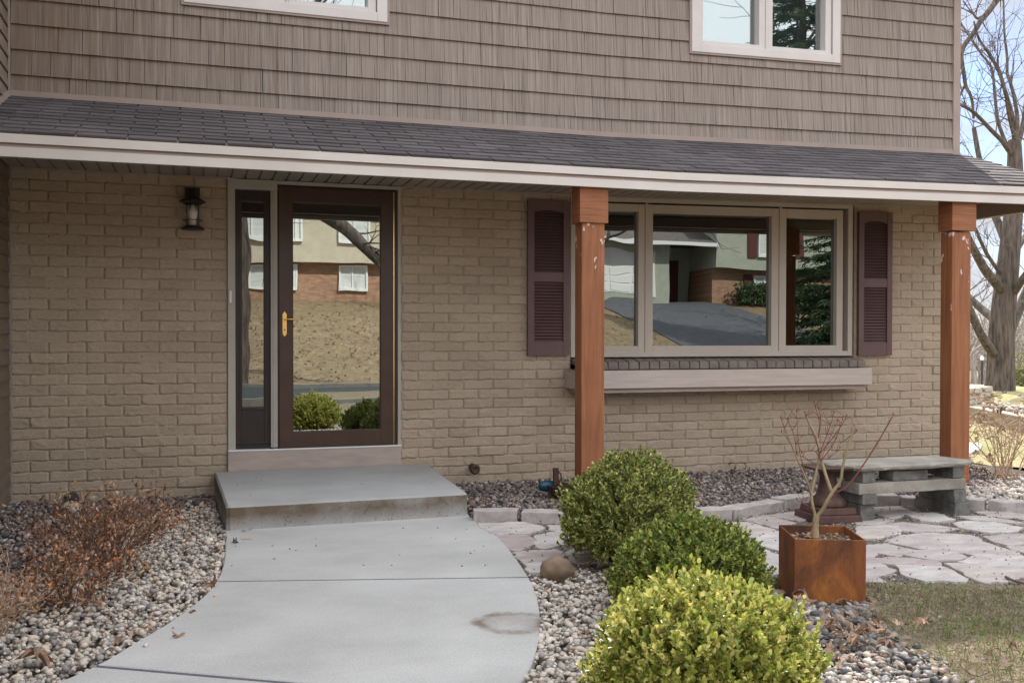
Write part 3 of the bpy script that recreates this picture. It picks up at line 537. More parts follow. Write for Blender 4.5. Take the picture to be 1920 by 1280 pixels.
# entry: trim, sidelight, storm door over a panelled door
m = MB(); m.box(.255, .313, -.022, .10, .320, 2.477); m.box(.313, .640, -.022, .10, 2.392, 2.472); m.box(.640, 1.618, -.022, .10, 2.443, 2.472); m.box(1.618, 1.643, -.022, .10, .320, 2.472)
m.box(.587, .604, -.012, .10, .333, 2.392); m.box(.604, .620, -.018, .10, .333, 2.392); m.box(.620, .640, -.012, .10, .333, 2.443)
dt = m.build('door_trim', 'trim', house, bevel=.003)
m = MB(); m.box(.255, 1.643, -.035, .11, .15, .312); m.build('sill_board', 'sill', house)
m = MB(); m.box(.255, 1.643, -.040, .12, .313, .322); m.build('threshold', 'alu', house)
m = MB(); m.frame(.313, .587, .355, 2.392, .048, .05, .29, .085, .03, .07); m.frame(.345, .557, .638, 2.322, .014, .014, .014, .014, .018, .03); m.frame(.357, .545, .65, 2.31, .010, .010, .010, .010, .024, .04)
sd = m.build('sidelight', 'dkbrown', house, bevel=.002)
m = MB(); m.box(.313, .587, .02, .08, .322, .355); m.build('sidelight_base', 'black', sd)
m = MB(); m.box(.362, .540, .046, .052, .655, 2.305); m.build('glass_pane', 'wavy', sd)
m = MB(); m.box(.33, .57, .09, .1, .35, 2.38); m.build('glass_backing', 'dark', sd)  # dark sheet painted in for the unlit space behind the sidelight
m = MB(); m.frame(.640, 1.618, .322, 2.443, .010, .028, .004, .024, -.010, .02); m.build('storm_frame', 'dkbrown', house)
m = MB(); m.frame(.652, 1.580, .328, 2.420, .105, .105, .125, .112, -.022, .012); m.box(.652, 1.58, -.026, -.0225, .346, .350)
st = m.build('storm_door', 'brown', house, bevel=.004)
m = MB(); m.frame(.754, 1.478, .448, 2.312, .010, .010, .010, .010, -.012, .006); m.build('glass_bead', 'dkbrown', st)
m = MB(); m.box(.762, 1.470, -.004, .000, .456, 2.304); m.build('glass_pane', 'storm', st)
m = MB(); m.box(1.5815, 1.5885, -.020, -.006, .33, 2.42); m.build('hinge_strip', 'brass', st)
m = MB(); n = len(m.v); pl = [(.6945, 1.222), (.711, 1.245), (.711, 1.402), (.6945, 1.425), (.678, 1.402), (.678, 1.245)]
m.v += [(x, -.030, z) for x, z in pl]+[(x, -.0225, z) for x, z in pl]; m.f.append(tuple(range(6))); m.m.append(0)
for i in range(6): m.f.append(((i+1) % 6, i, 6+i, 6+(i+1) % 6)); m.m.append(0)
m.tube([(.6945, -.03, 1.364), (.6945, -.062, 1.364)], .0085, 10); m.tube([(.690, -.062, 1.364), (.708, -.064, 1.364), (.735, -.064, 1.363), (.765, -.062, 1.363), (.785, -.06, 1.363)], [.008, .006, .008, .011, .005], 10)
m.cm = 1; m.tube([(.6945, -.0225, 1.278), (.6945, -.031, 1.278)], .006, 8); m.build('handle', ['brass', 'black'], st)
m = MB(); m.box(.65, 1.60, .105, .14, .33, 2.42)
for x0, x1 in ((.76, 1.05), (1.18, 1.47)):
    for z0, z1 in ((.50, 1.05), (1.2, 1.9), (2.03, 2.28)):
        m.frame(x0, x1, z0, z1, .022, .022, .022, .022, .092, .105); m.box(x0+.05, x1-.05, .094, .105, z0+.05, z1-.05)
m.build('entry_door', 'wood_in', house, bevel=.004)
# picture window
def window(x0, x1, z0, z1, sashes, zs0, zs1, mat, glass, yf, fr, parts_top=True, wl=.05):
    m = MB(); m.frame(x0, x1, z0, z1, fr, fr, fr*.9, .04, yf, .12)
    for (a, b, *_), (c, d, *_) in zip(sashes, sashes[1:]): m.box(b+.002, c-.002, yf+.012, .12, z0+fr*.9, z1-.04)
    wn = m.build('window', mat, house, wp=True, bevel=.003)
    for a, b, ga, gb, gz0, gz1, gm in sashes:
        s = MB(); s.frame(a, b, zs0, zs1, ga-a, b-gb, gz0-zs0, zs1-gz1, yf+.018, .09)
        so_ = s.build('sash', mat, wn, wp=True, bevel=.003)
        q = MB(); q.box(ga-.003, gb+.003, .058, .064, gz0-.003, gz1+.003); q.build('glass_pane', gm, wn, wp=True)
    q = MB(); q.box(x0+.02, x1-.02, .125, .13, z0+.02, z1-.02); q.build('room_backing', 'upper_haze' if glass == 'uppane' else 'dark', wn, wp=True)  # backing sheet painted dark for an unlit room, teal for upstairs haze
    return wn
window(3.168, 6.108, 1.043, 2.474, [(3.225, 3.893, 3.28, 3.828, 1.142, 2.352, 'wavy'), (3.921, 5.291, 3.974, 5.212, 1.142, 2.345, 'pane'), (5.319, 6.010, 5.373, 5.938, 1.142, 2.335, 'pane')], 1.082, 2.418, 'sash', 'pane', -.008, .052)
for dx in (0, -4.402):
    window(4.336+dx, 5.930+dx, 3.815, 5.0, [(4.408+dx, 5.109+dx, 4.457+dx, 5.046+dx, 3.928, 4.92, 'uppane'), (5.132+dx, 5.839+dx, 5.19+dx, 5.772+dx, 3.928, 4.92, 'uppane')], 3.872, 4.96, 'white', 'uppane', -.040, .085)
for dx in (0, -4.402): m = MB(); m.frame(4.316+dx, 5.950+dx, 3.797, 5.02, .02, .02, .018, .02, -.034, .0); m.build('window_channel', 'taupe', house, wp=True)
# rowlock sill
m = MB(); x = 3.18
while x < 6.15:
    j = rnd.uniform(-.004, .004); zt = rnd.uniform(-.003, .003)
    m.hexa([(x+.005, -.108+j, .935), (x+.096, -.108+j, .935), (x+.096, .1, .935), (x+.005, .1, .935)], [(x+.005, -.108+j, 1.000+zt), (x+.096, -.106+j, 1.000+zt), (x+.096, .1, 1.045), (x+.005, .1, 1.045)]); x += .1005
m.cm = 0; m.box(3.185, 6.15, -.095, .1, .93, .985); m.build('brick_sill', 'sillbrick', house, bevel=.006)
# louvred shutters
def shutter(x0, x1, z0, z1):
    m = MB(); h = z1-z0; wd = x1-x0; s = .058
    m.box(x0, x0+s, -.045, -.012, z0, z1); m.box(x1-s, x1, -.045, -.012, z0, z1)
    zz = [z0, z0+.088*h, z0+.475*h, z0+.535*h, z0+.938*h, z1]
    for a, b in ((0, 1), (2, 3), (4, 5)): m.box(x0+s, x1-s, -.042, -.012, zz[a], zz[b])
    k = 10                                                            # shallow arch under the top rail
    for i in range(k):
        a, b = x0+s+(wd-2*s)*i/k, x0+s+(wd-2*s)*(i+1)/k; t = abs((i+.5)/k-.5)*2; m.box(a, b, -.041, -.012, zz[4]-.022*t*t-.002, zz[4])
    for a, b in ((1, 2), (3, 4)):
        n = 19 if a == 1 else 20; dz = (zz[b]-zz[a])/n
        for i in range(n):
            z = zz[a]+i*dz; m.hexa([(x0+s, -.040, z), (x1-s, -.040, z), (x1-s, -.032, z), (x0+s, -.032, z)], [(x0+s, -.022, z+dz*.80), (x1-s, -.022, z+dz*.80), (x1-s, -.014, z+dz*.80), (x0+s, -.014, z+dz*.80)])
    m.cm = 1; m.box(x0+.02, x1-.02, -.013, -.006, z0+.02, z1-.02); m.cm = 0  # dark backing colour puts shade between the louvres
    for x in (x0+.03, x1-.03):
        for z in (z0+.06, z1-.06): m.tube([(x, -.048, z), (x, -.044, z)], .006, 8)
    m.build('shutter', ['plum', 'dkbrown'], house, wp=True)
shutter(2.756, 3.143, 1.062, 2.413); shutter(6.155, 6.543, 1.045, 2.405)

# ------------------------------------------------------------------ things on the wall
wb = empty('window_box', 'long empty pinkish beige flower box under the picture window', 'window box')
m = MB(); m.box(3.115, 6.150, -.25, -.228, .775, .932); m.build('front_board', 'boxwood_board', wb, bevel=.002)
m = MB(); m.box(3.115, 3.137, -.2275, -.012, .775, .932); m.build('end_board', 'boxwood_board', wb)
m = MB(); m.box(6.128, 6.150, -.2275, -.012, .775, .932); m.build('end_board', 'boxwood_board', wb)
m = MB(); m.box(3.137, 6.128, -.2275, -.012, .79, .81); m.build('box_floor', 'taupe', wb)
m = MB(); m.box(3.15, 6.10, -.215, -.012, .735, .7745); m.build('support_rail', 'sill', wb)
lt = empty('wall_lantern', 'black metal lantern with clear glass cylinder on the brick left of the door', 'lantern')
X0, Y0 = -.006, -.125
m = MB(); m.box(-.066, .048, -.03, -.006, 2.25, 2.385); m.build('backplate', 'black', lt, bevel=.004)
m = MB(); m.lathe([(.018, 2.36), (.03, 2.352), (.034, 2.315), (.048, 2.30), (.06, 2.285), (.100, 2.262), (.100, 2.257), (.072, 2.255), (.066, 2.238), (.05, 2.236)], X0, Y0, 0, 28); m.tube([(X0, -.03, 2.33), (X0, -.08, 2.335), (X0, Y0, 2.33)], .014, 10); m.build('hood', 'black', lt, True)
m = MB(); m.lathe([(.052, 2.075), (.052, 2.24)], X0, Y0, 0, 28); m.build('glass_cylinder', 'lampglass', lt, True)
m = MB(); m.lathe([(.004, 2.066), (.024, 2.068), (.026, 2.13), (.032, 2.15), (.036, 2.175), (.03, 2.20), (.018, 2.215), (.014, 2.236), (.006, 2.24)], X0, Y0, 0, 18); m.build('bulb', 'bulb', lt, True)
m = MB(); m.lathe([(.04, 2.078), (.06, 2.074), (.088, 2.052), (.088, 2.046), (.04, 2.046)], X0, Y0, 0, 28); m.build('base', 'black', lt, True)
m = MB()
for k in range(4):
    t = k*math.pi/2+.75; m.tube([(X0+.060*math.cos(t), Y0+.060*math.sin(t), 2.062), (X0+.060*math.cos(t), Y0+.060*math.sin(t), 2.245)], .0032, 6)
m.tube([(X0+.072*math.cos(t*math.pi/16), Y0+.072*math.sin(t*math.pi/16), 2.117) for t in range(33)], .0032, 6, False); m.build('guard', 'black', lt, True)
m = MB(); m.box(.268, .284, -.034, -.0225, 1.488, 1.585); tag(m.build('doorbell', 'alu', bevel=.004), 'small white doorbell button on the pale door trim', 'doorbell')
sp_ = empty('wall_spigot', 'rusty capped pipe stub poking from the brick near the step', 'spigot')
m = MB(); m.tube([(2.265, .0, .112), (2.262, -.075, .105), (2.262, -.095, .103)], [.030, .027, .024], 12); m.build('pipe', 'rust2', sp_, True)
m = MB(); m.lathe([(.024, 0), (.042, .0), (.044, .03), (.030, .045), (.018, .03)], 0, 0, 0, 16)
m.v = [(2.262+x, -.085-z, .103+y) for x, y, z in m.v]; m.build('cap', 'rust2', sp_, True)
# ------------------------------------------------------------------ ground, walk, patio
def hgt(x, y):
    """lawns: level round the house, rising across the street, falling away to the park on the right"""
    h = -.07
    if y < -20: h += 3.0*min(1, max(0, (-20-y)/15))**1.1
    d = y*.55+x*.84
    if y > -8 and d > 24: h -= min(4.5, (d-24)*.043)
    return h
def ground():
    xs = np.concatenate([np.arange(-120, -20, 10), np.arange(-20, 60, 2.0), np.arange(60, 261, 10)]); ys = np.concatenate([np.arange(-140, -60, 10), np.arange(-60, 60, 2.0), np.arange(60, 261, 10)])
    V = [(x, y, hgt(x, y)) for y in ys for x in xs]; nx = len(xs)
    F_ = [(j*nx+i, j*nx+i+1, (j+1)*nx+i+1, (j+1)*nx+i) for j in range(len(ys)-1) for i in range(nx-1)]
    tag(mesh_np('lawn', V, F_, 'lawn', smooth=True), kind='structure')
ground()
xs = np.arange(7.6, 60, 2.0); ys = np.arange(-2.2, 60, 2.0); nx = len(xs)
tag(mesh_np('park_lawn', [(x, y, hgt(x, y)+.012) for y in ys for x in xs], [(j*nx+i, j*nx+i+1, (j+1)*nx+i+1, (j+1)*nx+i) for j in range(len(ys)-1) for i in range(nx-1)], 'parkgrass', smooth=True), kind='structure')
WL = [(.150, -1.64), (.19, -1.70), (.178, -1.953), (.155, -2.544), (.115, -2.968), (.035, -3.316), (-.099, -3.683), (-.234, -3.949), (-.333, -4.174), (-.466, -4.352), (-.72, -4.62), (-1.2, -5.0), (-2.6, -5.7), (-6, -6.6)]
WR = [(1.80, -1.58), (1.778, -1.70), (1.777, -2.015), (1.775, -2.373), (1.715, -2.826), (1.644, -3.273), (1.58, -3.599), (1.479, -3.965), (1.372, -4.272), (1.263, -4.531), (1.154, -4.752), (.9, -5.15), (.35, -5.75), (-.6, -6.5), (-2.6, -7.4), (-6, -8.2)]
def smooth_line(pts, it=2):
    for _ in range(it):
        q = [pts[0]]
        for a, b in zip(pts, pts[1:]): q += [(a[0]*.75+b[0]*.25, a[1]*.75+b[1]*.25), (a[0]*.25+b[0]*.75, a[1]*.25+b[1]*.75)]
        pts = q+[pts[-1]]
    return pts
WLs, WRs = smooth_line(WL), smooth_line(WR)
def split(line, f):
    i = max(range(len(line)), key=lambda k: -abs(f(line[k]))); return i
m = MB()
cl = [0, split(WLs, lambda p: p[1]+2.968), split(WLs, lambda p: p[1]+4.174), len(WLs)-1]; cr_ = [0, split(WRs, lambda p: p[1]+3.40), split(WRs, lambda p: p[1]+5.0), len(WRs)-1]
for k in range(3):
    l = WLs[cl[k]:cl[k+1]+1]; r = WRs[cr_[k]:cr_[k+1]+1]; s = .012
    def pull(a, b, t): 
        d = math.hypot(b[0]-a[0], b[1]-a[1]) or 1; return (a[0]+(b[0]-a[0])*t/d, a[1]+(b[1]-a[1])*t/d)
    if k: l[0] = pull(l[0], l[1], s); r[0] = pull(r[0], r[1], s)
    if k < 2: l[-1] = pull(l[-1], l[-2], s); r[-1] = pull(r[-1], r[-2], s)
    m.cm = 0; m.prism(ccw(l+list(reversed(r))), -.12, 0, .006)
    if k < 2: jl, jr = l[-1], r[-1]
    if k: m.cm = 1; (lambda a, b, c, d: m.quad((*a, -.003), (*b, -.003), (*c, -.003), (*d, -.003)))(*ccw([l[0], r[0], pj[1], pj[0]]))
    pj = (l[-1], r[-1])
m.build('walkway', ['concrete', 'asphalt'])['kind'] = 'structure'
def step():
    m = MB(); pl = [(.150, -.036), (.163, -.6), (.19, -1.672), (.215, -1.688), (1.76, -1.635), (1.783, -1.61), (1.835, -.6), (1.872, -.036)]
    n = len(m.v); k = len(pl)
    m.prism(pl, -.10, .156, .014); o = m.build('concrete_step', 'step')
    tag(o, 'wide grey concrete entry step with mildew stained riser', 'step')
step()
# gravel beds: dark soil sheet below, loose pebbles on top
BED = [(-1.29, -.0), (-1.29, -6.0), (-.5, -6.2), (1.3, -6.4), (3.2, -6.3), (3.1, -5.4), (2.75, -4.75), (2.75, -4.2), (2.4, -3.5), (1.6, -3.2), (1.6, -1.85), (2.5, -1.9), (3.4, -2.15), (3.9, -1.95), (4.4, -1.82), (5.0, -2.0), (5.35, -2.45), (5.9, -2.75), (8.2, -3.2), (8.6, -1.4), (7.4, .0)]
m = MB(); m.prism(ccw(BED), -.10, -.058); tag(m.build('bed_soil', 'bed'), kind='structure')
ICO = None
def ico():
    import bmesh
    global ICO
    bm = bmesh.new(); bmesh.ops.create_icosphere(bm, subdivisions=2 if False else 1, radius=1); bm.verts.ensure_lookup_table()
    V = np.array([v.co[:] for v in bm.verts]); Fc = np.array([[v.index for v in f.verts] for f in bm.faces]); bm.free()
    bs = []
    for s in range(10):
        r = 1+np.array([noise.noise(Vector(p)*1.2+Vector((s*7.7, s, 3)))*.42+noise.noise(Vector(p)*2.6+Vector((s, s*3, 9)))*.15 for p in V]); bs.append(V*r[:, None])
    ICO = (bs, Fc)
ico()
def pebbles(name, mat, poly, n, smin, smax, z, zr, excl=(), seed=1, clus=None):
    g = np.random.default_rng(seed); bs, Fc = ICO; P_ = np.array([p[:2] for p in poly]); lo, hi = P_.min(0), P_.max(0)
    x = g.uniform(lo[0], hi[0], n); y = g.uniform(lo[1], hi[1], n); k = inside(x, y, poly)
    for e in excl: k &= ~inside(x, y, e)
    x, y = x[k], y[k]; n = len(x); s = smin+(smax-smin)*g.random(n)**2.2; s *= .5
    zz = z+zr*g.random(n); zz = zz-s*.2; ks = g.integers(0, len(bs), n)
    ax = s*g.uniform(.9, 1.35, n); ay = s*g.uniform(.7, 1.0, n); az = s*g.uniform(.5, .8, n); th = g.uniform(0, 2*np.pi, n); t1 = g.normal(0, .3, n); t2 = g.normal(0, .3, n)
    B = np.stack(bs)[ks]*np.stack([ax, ay, az], -1)[:, None, :]
    c, s_ = np.cos(t1)[:, None], np.sin(t1)[:, None]; Y = B[..., 1]*c-B[..., 2]*s_; Z = B[..., 1]*s_+B[..., 2]*c
    c, s_ = np.cos(t2)[:, None], np.sin(t2)[:, None]; X = B[..., 0]*c+Z*s_; Z = -B[..., 0]*s_+Z*c
    c, s_ = np.cos(th)[:, None], np.sin(th)[:, None]; X, Y = X*c-Y*s_, X*s_+Y*c
    V = np.stack([X+x[:, None], Y+y[:, None], Z+zz[:, None]], -1).reshape(-1, 3); nv = bs[0].shape[0]
    Fa = (Fc[None]+(np.arange(n)*nv)[:, None, None]).reshape(-1, 3)
    return tag(mesh_np(name, V, Fa, mat, smooth=True), kind='stuff')
WALKP = ccw(WLs+list(reversed(WRs))); STEPP = [(.13, .0), (.17, -1.70), (1.80, -1.64), (1.89, .0)]
PLQ = [(2.688, -4.14), (2.99, -4.27), (3.119, -3.94), (2.817, -3.81)]
DARKP = [(-1.29, -.02), (.16, -.02), (.14, -.45), (-.25, -.9), (-.5, -1.5), (-.65, -2.4), (-1.0, -2.9), (-2.0, -3.2), (-2.0, -.6), (-1.29, -.6)]
pebbles('gravel', 'peb', [(-1.29, -.02), (.2, -.02), (.22, -2.9), (-.2, -4), (-.9, -4.9), (-2.4, -5.6), (-2.4, -.6), (-1.29, -.6)], 40000, .016, .046, -.052, .052, (WALKP, STEPP, DARKP), 3)
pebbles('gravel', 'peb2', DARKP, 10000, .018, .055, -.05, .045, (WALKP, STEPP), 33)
pebbles('gravel', 'peb', [(1.0, -5.2), (1.5, -3.35), (1.9, -3.25), (2.45, -3.7), (2.7, -4.1), (2.72, -4.5), (2.1, -5.9), (.4, -6.2)], 20000, .016, .046, -.052, .05, (WALKP,), 4)
pebbles('gravel', 'peb3', [(2.05, -4.2), (2.66, -4.18), (2.98, -4.30), (2.75, -4.75), (2.72, -5.1), (2.5, -5.6), (2.0, -5.6)], 5500, .016, .06, -.045, .045, (WALKP,), 5)  # darker slate mix; dappled shade is put into the pebble colour
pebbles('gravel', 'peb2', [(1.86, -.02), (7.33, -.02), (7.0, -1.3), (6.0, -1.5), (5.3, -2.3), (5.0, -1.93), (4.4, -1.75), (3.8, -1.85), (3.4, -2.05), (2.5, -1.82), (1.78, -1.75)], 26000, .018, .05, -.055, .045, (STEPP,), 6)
pebbles('gravel', 'peb', [(5.3, -2.3), (6.0, -1.4), (7.3, -1.0), (8.5, -1.2), (8.2, -3.0), (5.9, -2.7)], 9000, .02, .06, -.055, .04, (), 7)
# flagstone patio
FL = []
def fl(off, sc_, pts): FL.append([G(off[0]+x/sc_, off[1]+y/sc_, 0)[:2] for x, y in pts])
o7 = (1620, 920)
for p in ([(265, 590), (430, 520), (800, 490), (1300, 520), (1500, 620), (1850, 720), (1900, 765), (1400, 765), (1250, 740), (1000, 690), (700, 680), (500, 640)],
          [(180, 400), (480, 365), (1130, 440), (890, 480), (620, 480), (300, 445)], [(-60, 420), (180, 410), (420, 470), (300, 530), (150, 560), (-90, 560)],
          [(1080, 390), (1250, 365), (1560, 380), (1900, 440), (1800, 490), (1500, 500), (1150, 440)], [(1440, 540), (1900, 510), (2050, 560), (1990, 630), (1720, 640), (1560, 600)], [(1720, 650), (1960, 650), (2150, 690), (2050, 740), (1800, 695)],
          [(-80, 660), (250, 620), (590, 700), (420, 770), (190, 735), (100, 780), (-90, 790)], [(590, 710), (850, 700), (1060, 710), (1220, 790), (1130, 820), (870, 825), (490, 760)], [(-60, 800), (300, 785), (870, 830), (910, 880), (860, 895), (400, 870), (50, 842), (-60, 840)],
          [(-90, 860), (180, 860), (370, 940), (330, 970), (140, 1020), (250, 1080), (-80, 1070)], [(390, 890), (860, 907), (930, 905), (1230, 1060), (1200, 1080), (820, 1070), (740, 1080), (460, 990), (440, 930)],
          [(1140, 855), (1380, 775), (1920, 785), (2300, 830), (2250, 930), (1750, 915), (1450, 888)], [(980, 870), (1130, 870), (1490, 900), (1780, 925), (2200, 945), (2250, 1000), (1920, 1020), (1750, 1060), (1480, 1110), (1300, 1040)],
          [(430, 270), (850, 265), (1080, 340), (860, 370), (690, 355), (560, 300)], [(-90, 350), (300, 310), (350, 340), (140, 390), (-80, 390)], [(1350, 235), (1700, 240), (2050, 280), (2000, 330), (1500, 290)], [(1960, 420), (2300, 450), (2350, 520), (2010, 500)],
          [(60, 190), (420, 175), (560, 230), (400, 255), (100, 260)], [(1130, 300), (1480, 305), (1900, 380), (1600, 365), (1300, 345)]): fl(o7, 6.4, p)
for p in ([(155, 447), (400, 441), (500, 470), (420, 500), (222, 500)], [(250, 506), (400, 505), (475, 545), (370, 590), (305, 572)], [(345, 592), (560, 577), (600, 610), (590, 640), (397, 648)], [(520, 460), (640, 460), (760, 490), (700, 505), (560, 500)], [(455, 510), (540, 492), (690, 520), (640, 545), (500, 580), (460, 570)],
          [(400, 656), (470, 648), (560, 665), (470, 700), (430, 700)], [(610, 600), (680, 560), (800, 570), (780, 640), (690, 650)], [(720, 500), (900, 470), (960, 520), (800, 555)], [(790, 650), (830, 580), (980, 560), (1000, 640)]): fl((840, 820), 2.783, p)
for p in ([(920, 402), (1050, 396), (1200, 438), (1080, 480), (960, 450)], [(1040, 386), (1140, 360), (1310, 400), (1210, 430)], [(1095, 488), (1220, 450), (1290, 500), (1220, 555), (1110, 522)], [(1060, 530), (1110, 535), (1230, 580), (1300, 660), (1160, 690), (1090, 600)], [(830, 470), (900, 440), (1060, 490), (1030, 560), (900, 560)]): fl((1040, 840), 2.91, p)
for p in ([(130, 715), (320, 690), (520, 720), (310, 750)], [(660, 790), (900, 780), (920, 830), (720, 850)], [(700, 690), (880, 670), (1000, 700), (860, 740)]): fl((1400, 740), 3.2, p)
patio = MB()
PATIO = [(1.77, -1.84), (2.5, -1.95), (3.35, -2.2), (3.9, -2.0), (4.45, -1.88), (5.0, -2.08), (5.4, -2.55), (5.9, -2.8), (6.6, -3.1), (5.6, -3.9), (4.1, -4.25), (3.74, -4.25), (3.2, -4.0), (2.85, -3.75), (2.4, -3.6), (1.62, -3.44), (1.70, -2.85), (1.79, -2.3)]
for k, p in enumerate(FL):
    q = ccw([tuple(a) for a in p]); out = []
    for a, b in zip(q, q[1:]+q[:1]):
        L_ = math.hypot(b[0]-a[0], b[1]-a[1]); n = max(1, int(L_/.05))
        for i in range(n):
            t = i/n; j = 0 if i == 0 else rnd.gauss(0, .009); nx, ny = -(b[1]-a[1])/(L_ or 1), (b[0]-a[0])/(L_ or 1)
            out.append((a[0]+(b[0]-a[0])*t+nx*j, a[1]+(b[1]-a[1])*t+ny*j))
    out = inset_poly(out, -.010); zt = rnd.uniform(-.006, .006); patio.prism(out, -.06, zt, .003)
tag(patio.build('flagstone_patio', 'flag'), kind='structure')
m = MB(); m.prism(ccw(PATIO), -.09, -.014); tag(m.build('patio_base', 'jbase'), kind='structure')
pebbles('joint_grit', 'grit', PATIO, 20000, .007, .018, -.013, .012, (WALKP, PLQ)+tuple([tuple(a) for a in inset_poly(ccw([tuple(a) for a in p]), .012)] for p in FL), 8)
g = np.random.default_rng(3)
pebbles('buds_and_grit', 'oakleaf', PATIO, 420, .008, .016, .004, .004, (PLQ,), 9)
pebbles('buds_and_grit', 'oakleaf', [(.2, -1.75), (1.75, -1.75), (1.6, -3.3), (.2, -2.6)], 26, .008, .016, .002, .002, (), 10)
pebbles('buds_and_grit', 'oakleaf', [(.25, -.2), (1.75, -.2), (1.7, -1.5), (.25, -1.5)], 8, .008, .014, .158, .002, (), 11)
m = MB(); m.prism(ccw([(2.72, -4.32), (3.0, -4.30), (3.13, -3.96), (3.5, -4.06), (4.0, -4.14), (4.6, -4.08), (5.6, -3.8), (6.6, -3.0), (14, -4.5), (14, -14), (2.2, -14), (2.3, -6.2), (2.5, -5.5), (2.72, -4.85)]), -.085, -.010); tag(m.build('yard_soil', 'yard'), kind='structure')

# ------------------------------------------------------------------ edging stones
EDG = [((885, 978), (973, 978), 'pale edging stone touching the corner of the concrete step'), ((977, 978), (1058, 980), 'pinkish edging stone between the step and the brown porch post'), ((1062, 980), (1140, 985), 'edging stone hidden behind the tall boxwood'),
       ((1313, 973), (1373, 972), 'edging stone just right of the tall boxwood'), ((1376, 971), (1470, 955), 'long edging stone curving below the window box'), ((1473, 955), (1520, 946), 'short edging stone left of the iron pedestal'), ((1523, 946), (1580, 943), 'edging stone behind the iron pedestal'),
       ((1590, 944), (1636, 945), 'edging stone behind the left feet of the bench'), ((1640, 945), (1687, 946), 'pink topped edging stone seen under the bench, left of two'), ((1690, 947), (1725, 948), 'edging stone seen under the middle of the bench'), ((1735, 949), (1800, 950), 'edging stone behind the right feet of the bench'),
       ((1810, 952), (1847, 955), 'cubic edging stone just right of the bench feet'), ((1851, 955), (1935, 962), 'long pale edging stone at the right edge of the patio')]
for k, (a, b, lab) in enumerate(EDG):
    A, B = G(*a, -.005), G(*b, -.005); d = (B-A); ln = d.length; an = math.atan2(d.y, d.x)
    m = MB(); split_block(m, -ln/2+.004, ln/2-.004, 0, .13, -.05, .062+rnd.uniform(-.010, .008), k, .018, 9, 3, 3)
    o = m.build('edging_stone', 'edge', bevel=.006); o.location = ((A.x+B.x)/2, (A.y+B.y)/2, 0); o.rotation_euler = (0, 0, an); tag(o, lab, 'edging stone', 'stones edging the gravel bed')

# ------------------------------------------------------------------ stone bench
bn = empty('stone_bench', 'low bench of stacked grey bluestone slabs in front of the brown corner post', 'bench')
def part(name, mat, parent, f, bevel=.004): 
    m = MB(); f(m); return m.build(name, mat, parent, bevel=bevel)
def slab_top(m):
    pl = [(4.175, -2.60), (4.20, -2.665), (4.45, -2.65), (4.75, -2.665), (5.05, -2.64), (5.165, -2.60), (5.13, -2.40), (5.09, -2.30), (4.75, -2.27), (4.40, -2.27), (4.07, -2.28), (4.09, -2.42)]
    out = []
    for a, b in zip(pl, pl[1:]+pl[:1]):
        for i in range(5): out.append((a[0]+(b[0]-a[0])*i/5+rnd.gauss(0, .004), a[1]+(b[1]-a[1])*i/5+rnd.gauss(0, .004)))
    n = len(out); b = len(m.v); ins = inset_poly(ccw(out), .012); o = ccw(out)
    m.v += [(x, y, .334) for x, y in ins]+[(x, y, .347+rnd.gauss(0, .004)) for x, y in o]+[(x, y, .358+rnd.gauss(0, .003)) for x, y in o]+[(x, y, .371) for x, y in ins]
    for r in range(3):
        for i in range(n): j = (i+1) % n; m.f.append((b+r*n+i, b+r*n+j, b+(r+1)*n+j, b+(r+1)*n+i)); m.m.append(0)
    m.f.append(tuple(b+3*n+i for i in range(n))); m.m.append(0); m.f.append(tuple(b+i for i in reversed(range(n)))); m.m.append(0)
part('seat_slab', 'bstone', bn, slab_top, 0)
part('stretcher', 'bstone', bn, lambda m: split_block(m, 4.205, 5.08, -2.62, -2.42, .176, .250, 1, .006, 12))
part('support_stone', 'bstone2', bn, lambda m: split_block(m, 4.235, 4.335, -2.62, -2.28, .252, .333, 2, .012))
part('support_stone', 'bstone2', bn, lambda m: split_block(m, 4.975, 5.058, -2.62, -2.28, .252, .333, 3, .012))
part('support_stone', 'bstone2', bn, lambda m: split_block(m, 4.49, 4.775, -2.60, -2.46, .252, .318, 4, .014))
part('support_stone', 'bstone2', bn, lambda m: split_block(m, 4.235, 4.345, -2.62, -2.26, .105, .174, 5, .01))
part('support_stone', 'bstone2', bn, lambda m: split_block(m, 4.99, 5.092, -2.62, -2.26, .080, .174, 6, .01))
part('foot_stone', 'bstone2', bn, lambda m: split_block(m, 4.235, 4.345, -2.60, -2.22, -.03, .103, 7, .014))
part('foot_stone', 'bstone2', bn, lambda m: split_block(m, 4.99, 5.12, -2.62, -2.22, -.03, .078, 8, .014))
# ------------------------------------------------------------------ rusty iron pedestal
pd = empty('iron_pedestal', 'rust brown cast iron urn pedestal standing left of the stone bench', 'pedestal')
PX, PY = 4.085, -2.45
def sqlathe(m, prof):
    for (r0, z0), (r1, z1) in zip(prof, prof[1:]):
        m.hexa([(-r0, -r0, z0), (r0, -r0, z0), (r0, r0, z0), (-r0, r0, z0)], [(-r1, -r1, z1), (r1, -r1, z1), (r1, r1, z1), (-r1, r1, z1)])
def setrot(o, a): o.location = (PX, PY, 0); o.rotation_euler = (0, 0, a)
m = MB(); sqlathe(m, [(.165, -.01), (.160, .04)]); sqlathe(m, [(.138, .041), (.132, .085)]); setrot(m.build('plinth', 'rust2', pd, bevel=.006), -.12)
m = MB(); m.lathe([(.118, .086), (.122, .10), (.112, .135), (.088, .150), (.076, .165), (.072, .18), (.064, .21), (.056, .25), (.055, .29), (.066, .325), (.072, .33)], 0, 0, 0, 28); setrot(m.build('column', 'rust2', pd, True), 0)
m = MB(); sqlathe(m, [(.128, .331), (.150, .352)]); setrot(m.build('top_plate', 'rust2', pd, bevel=.004), -.12)
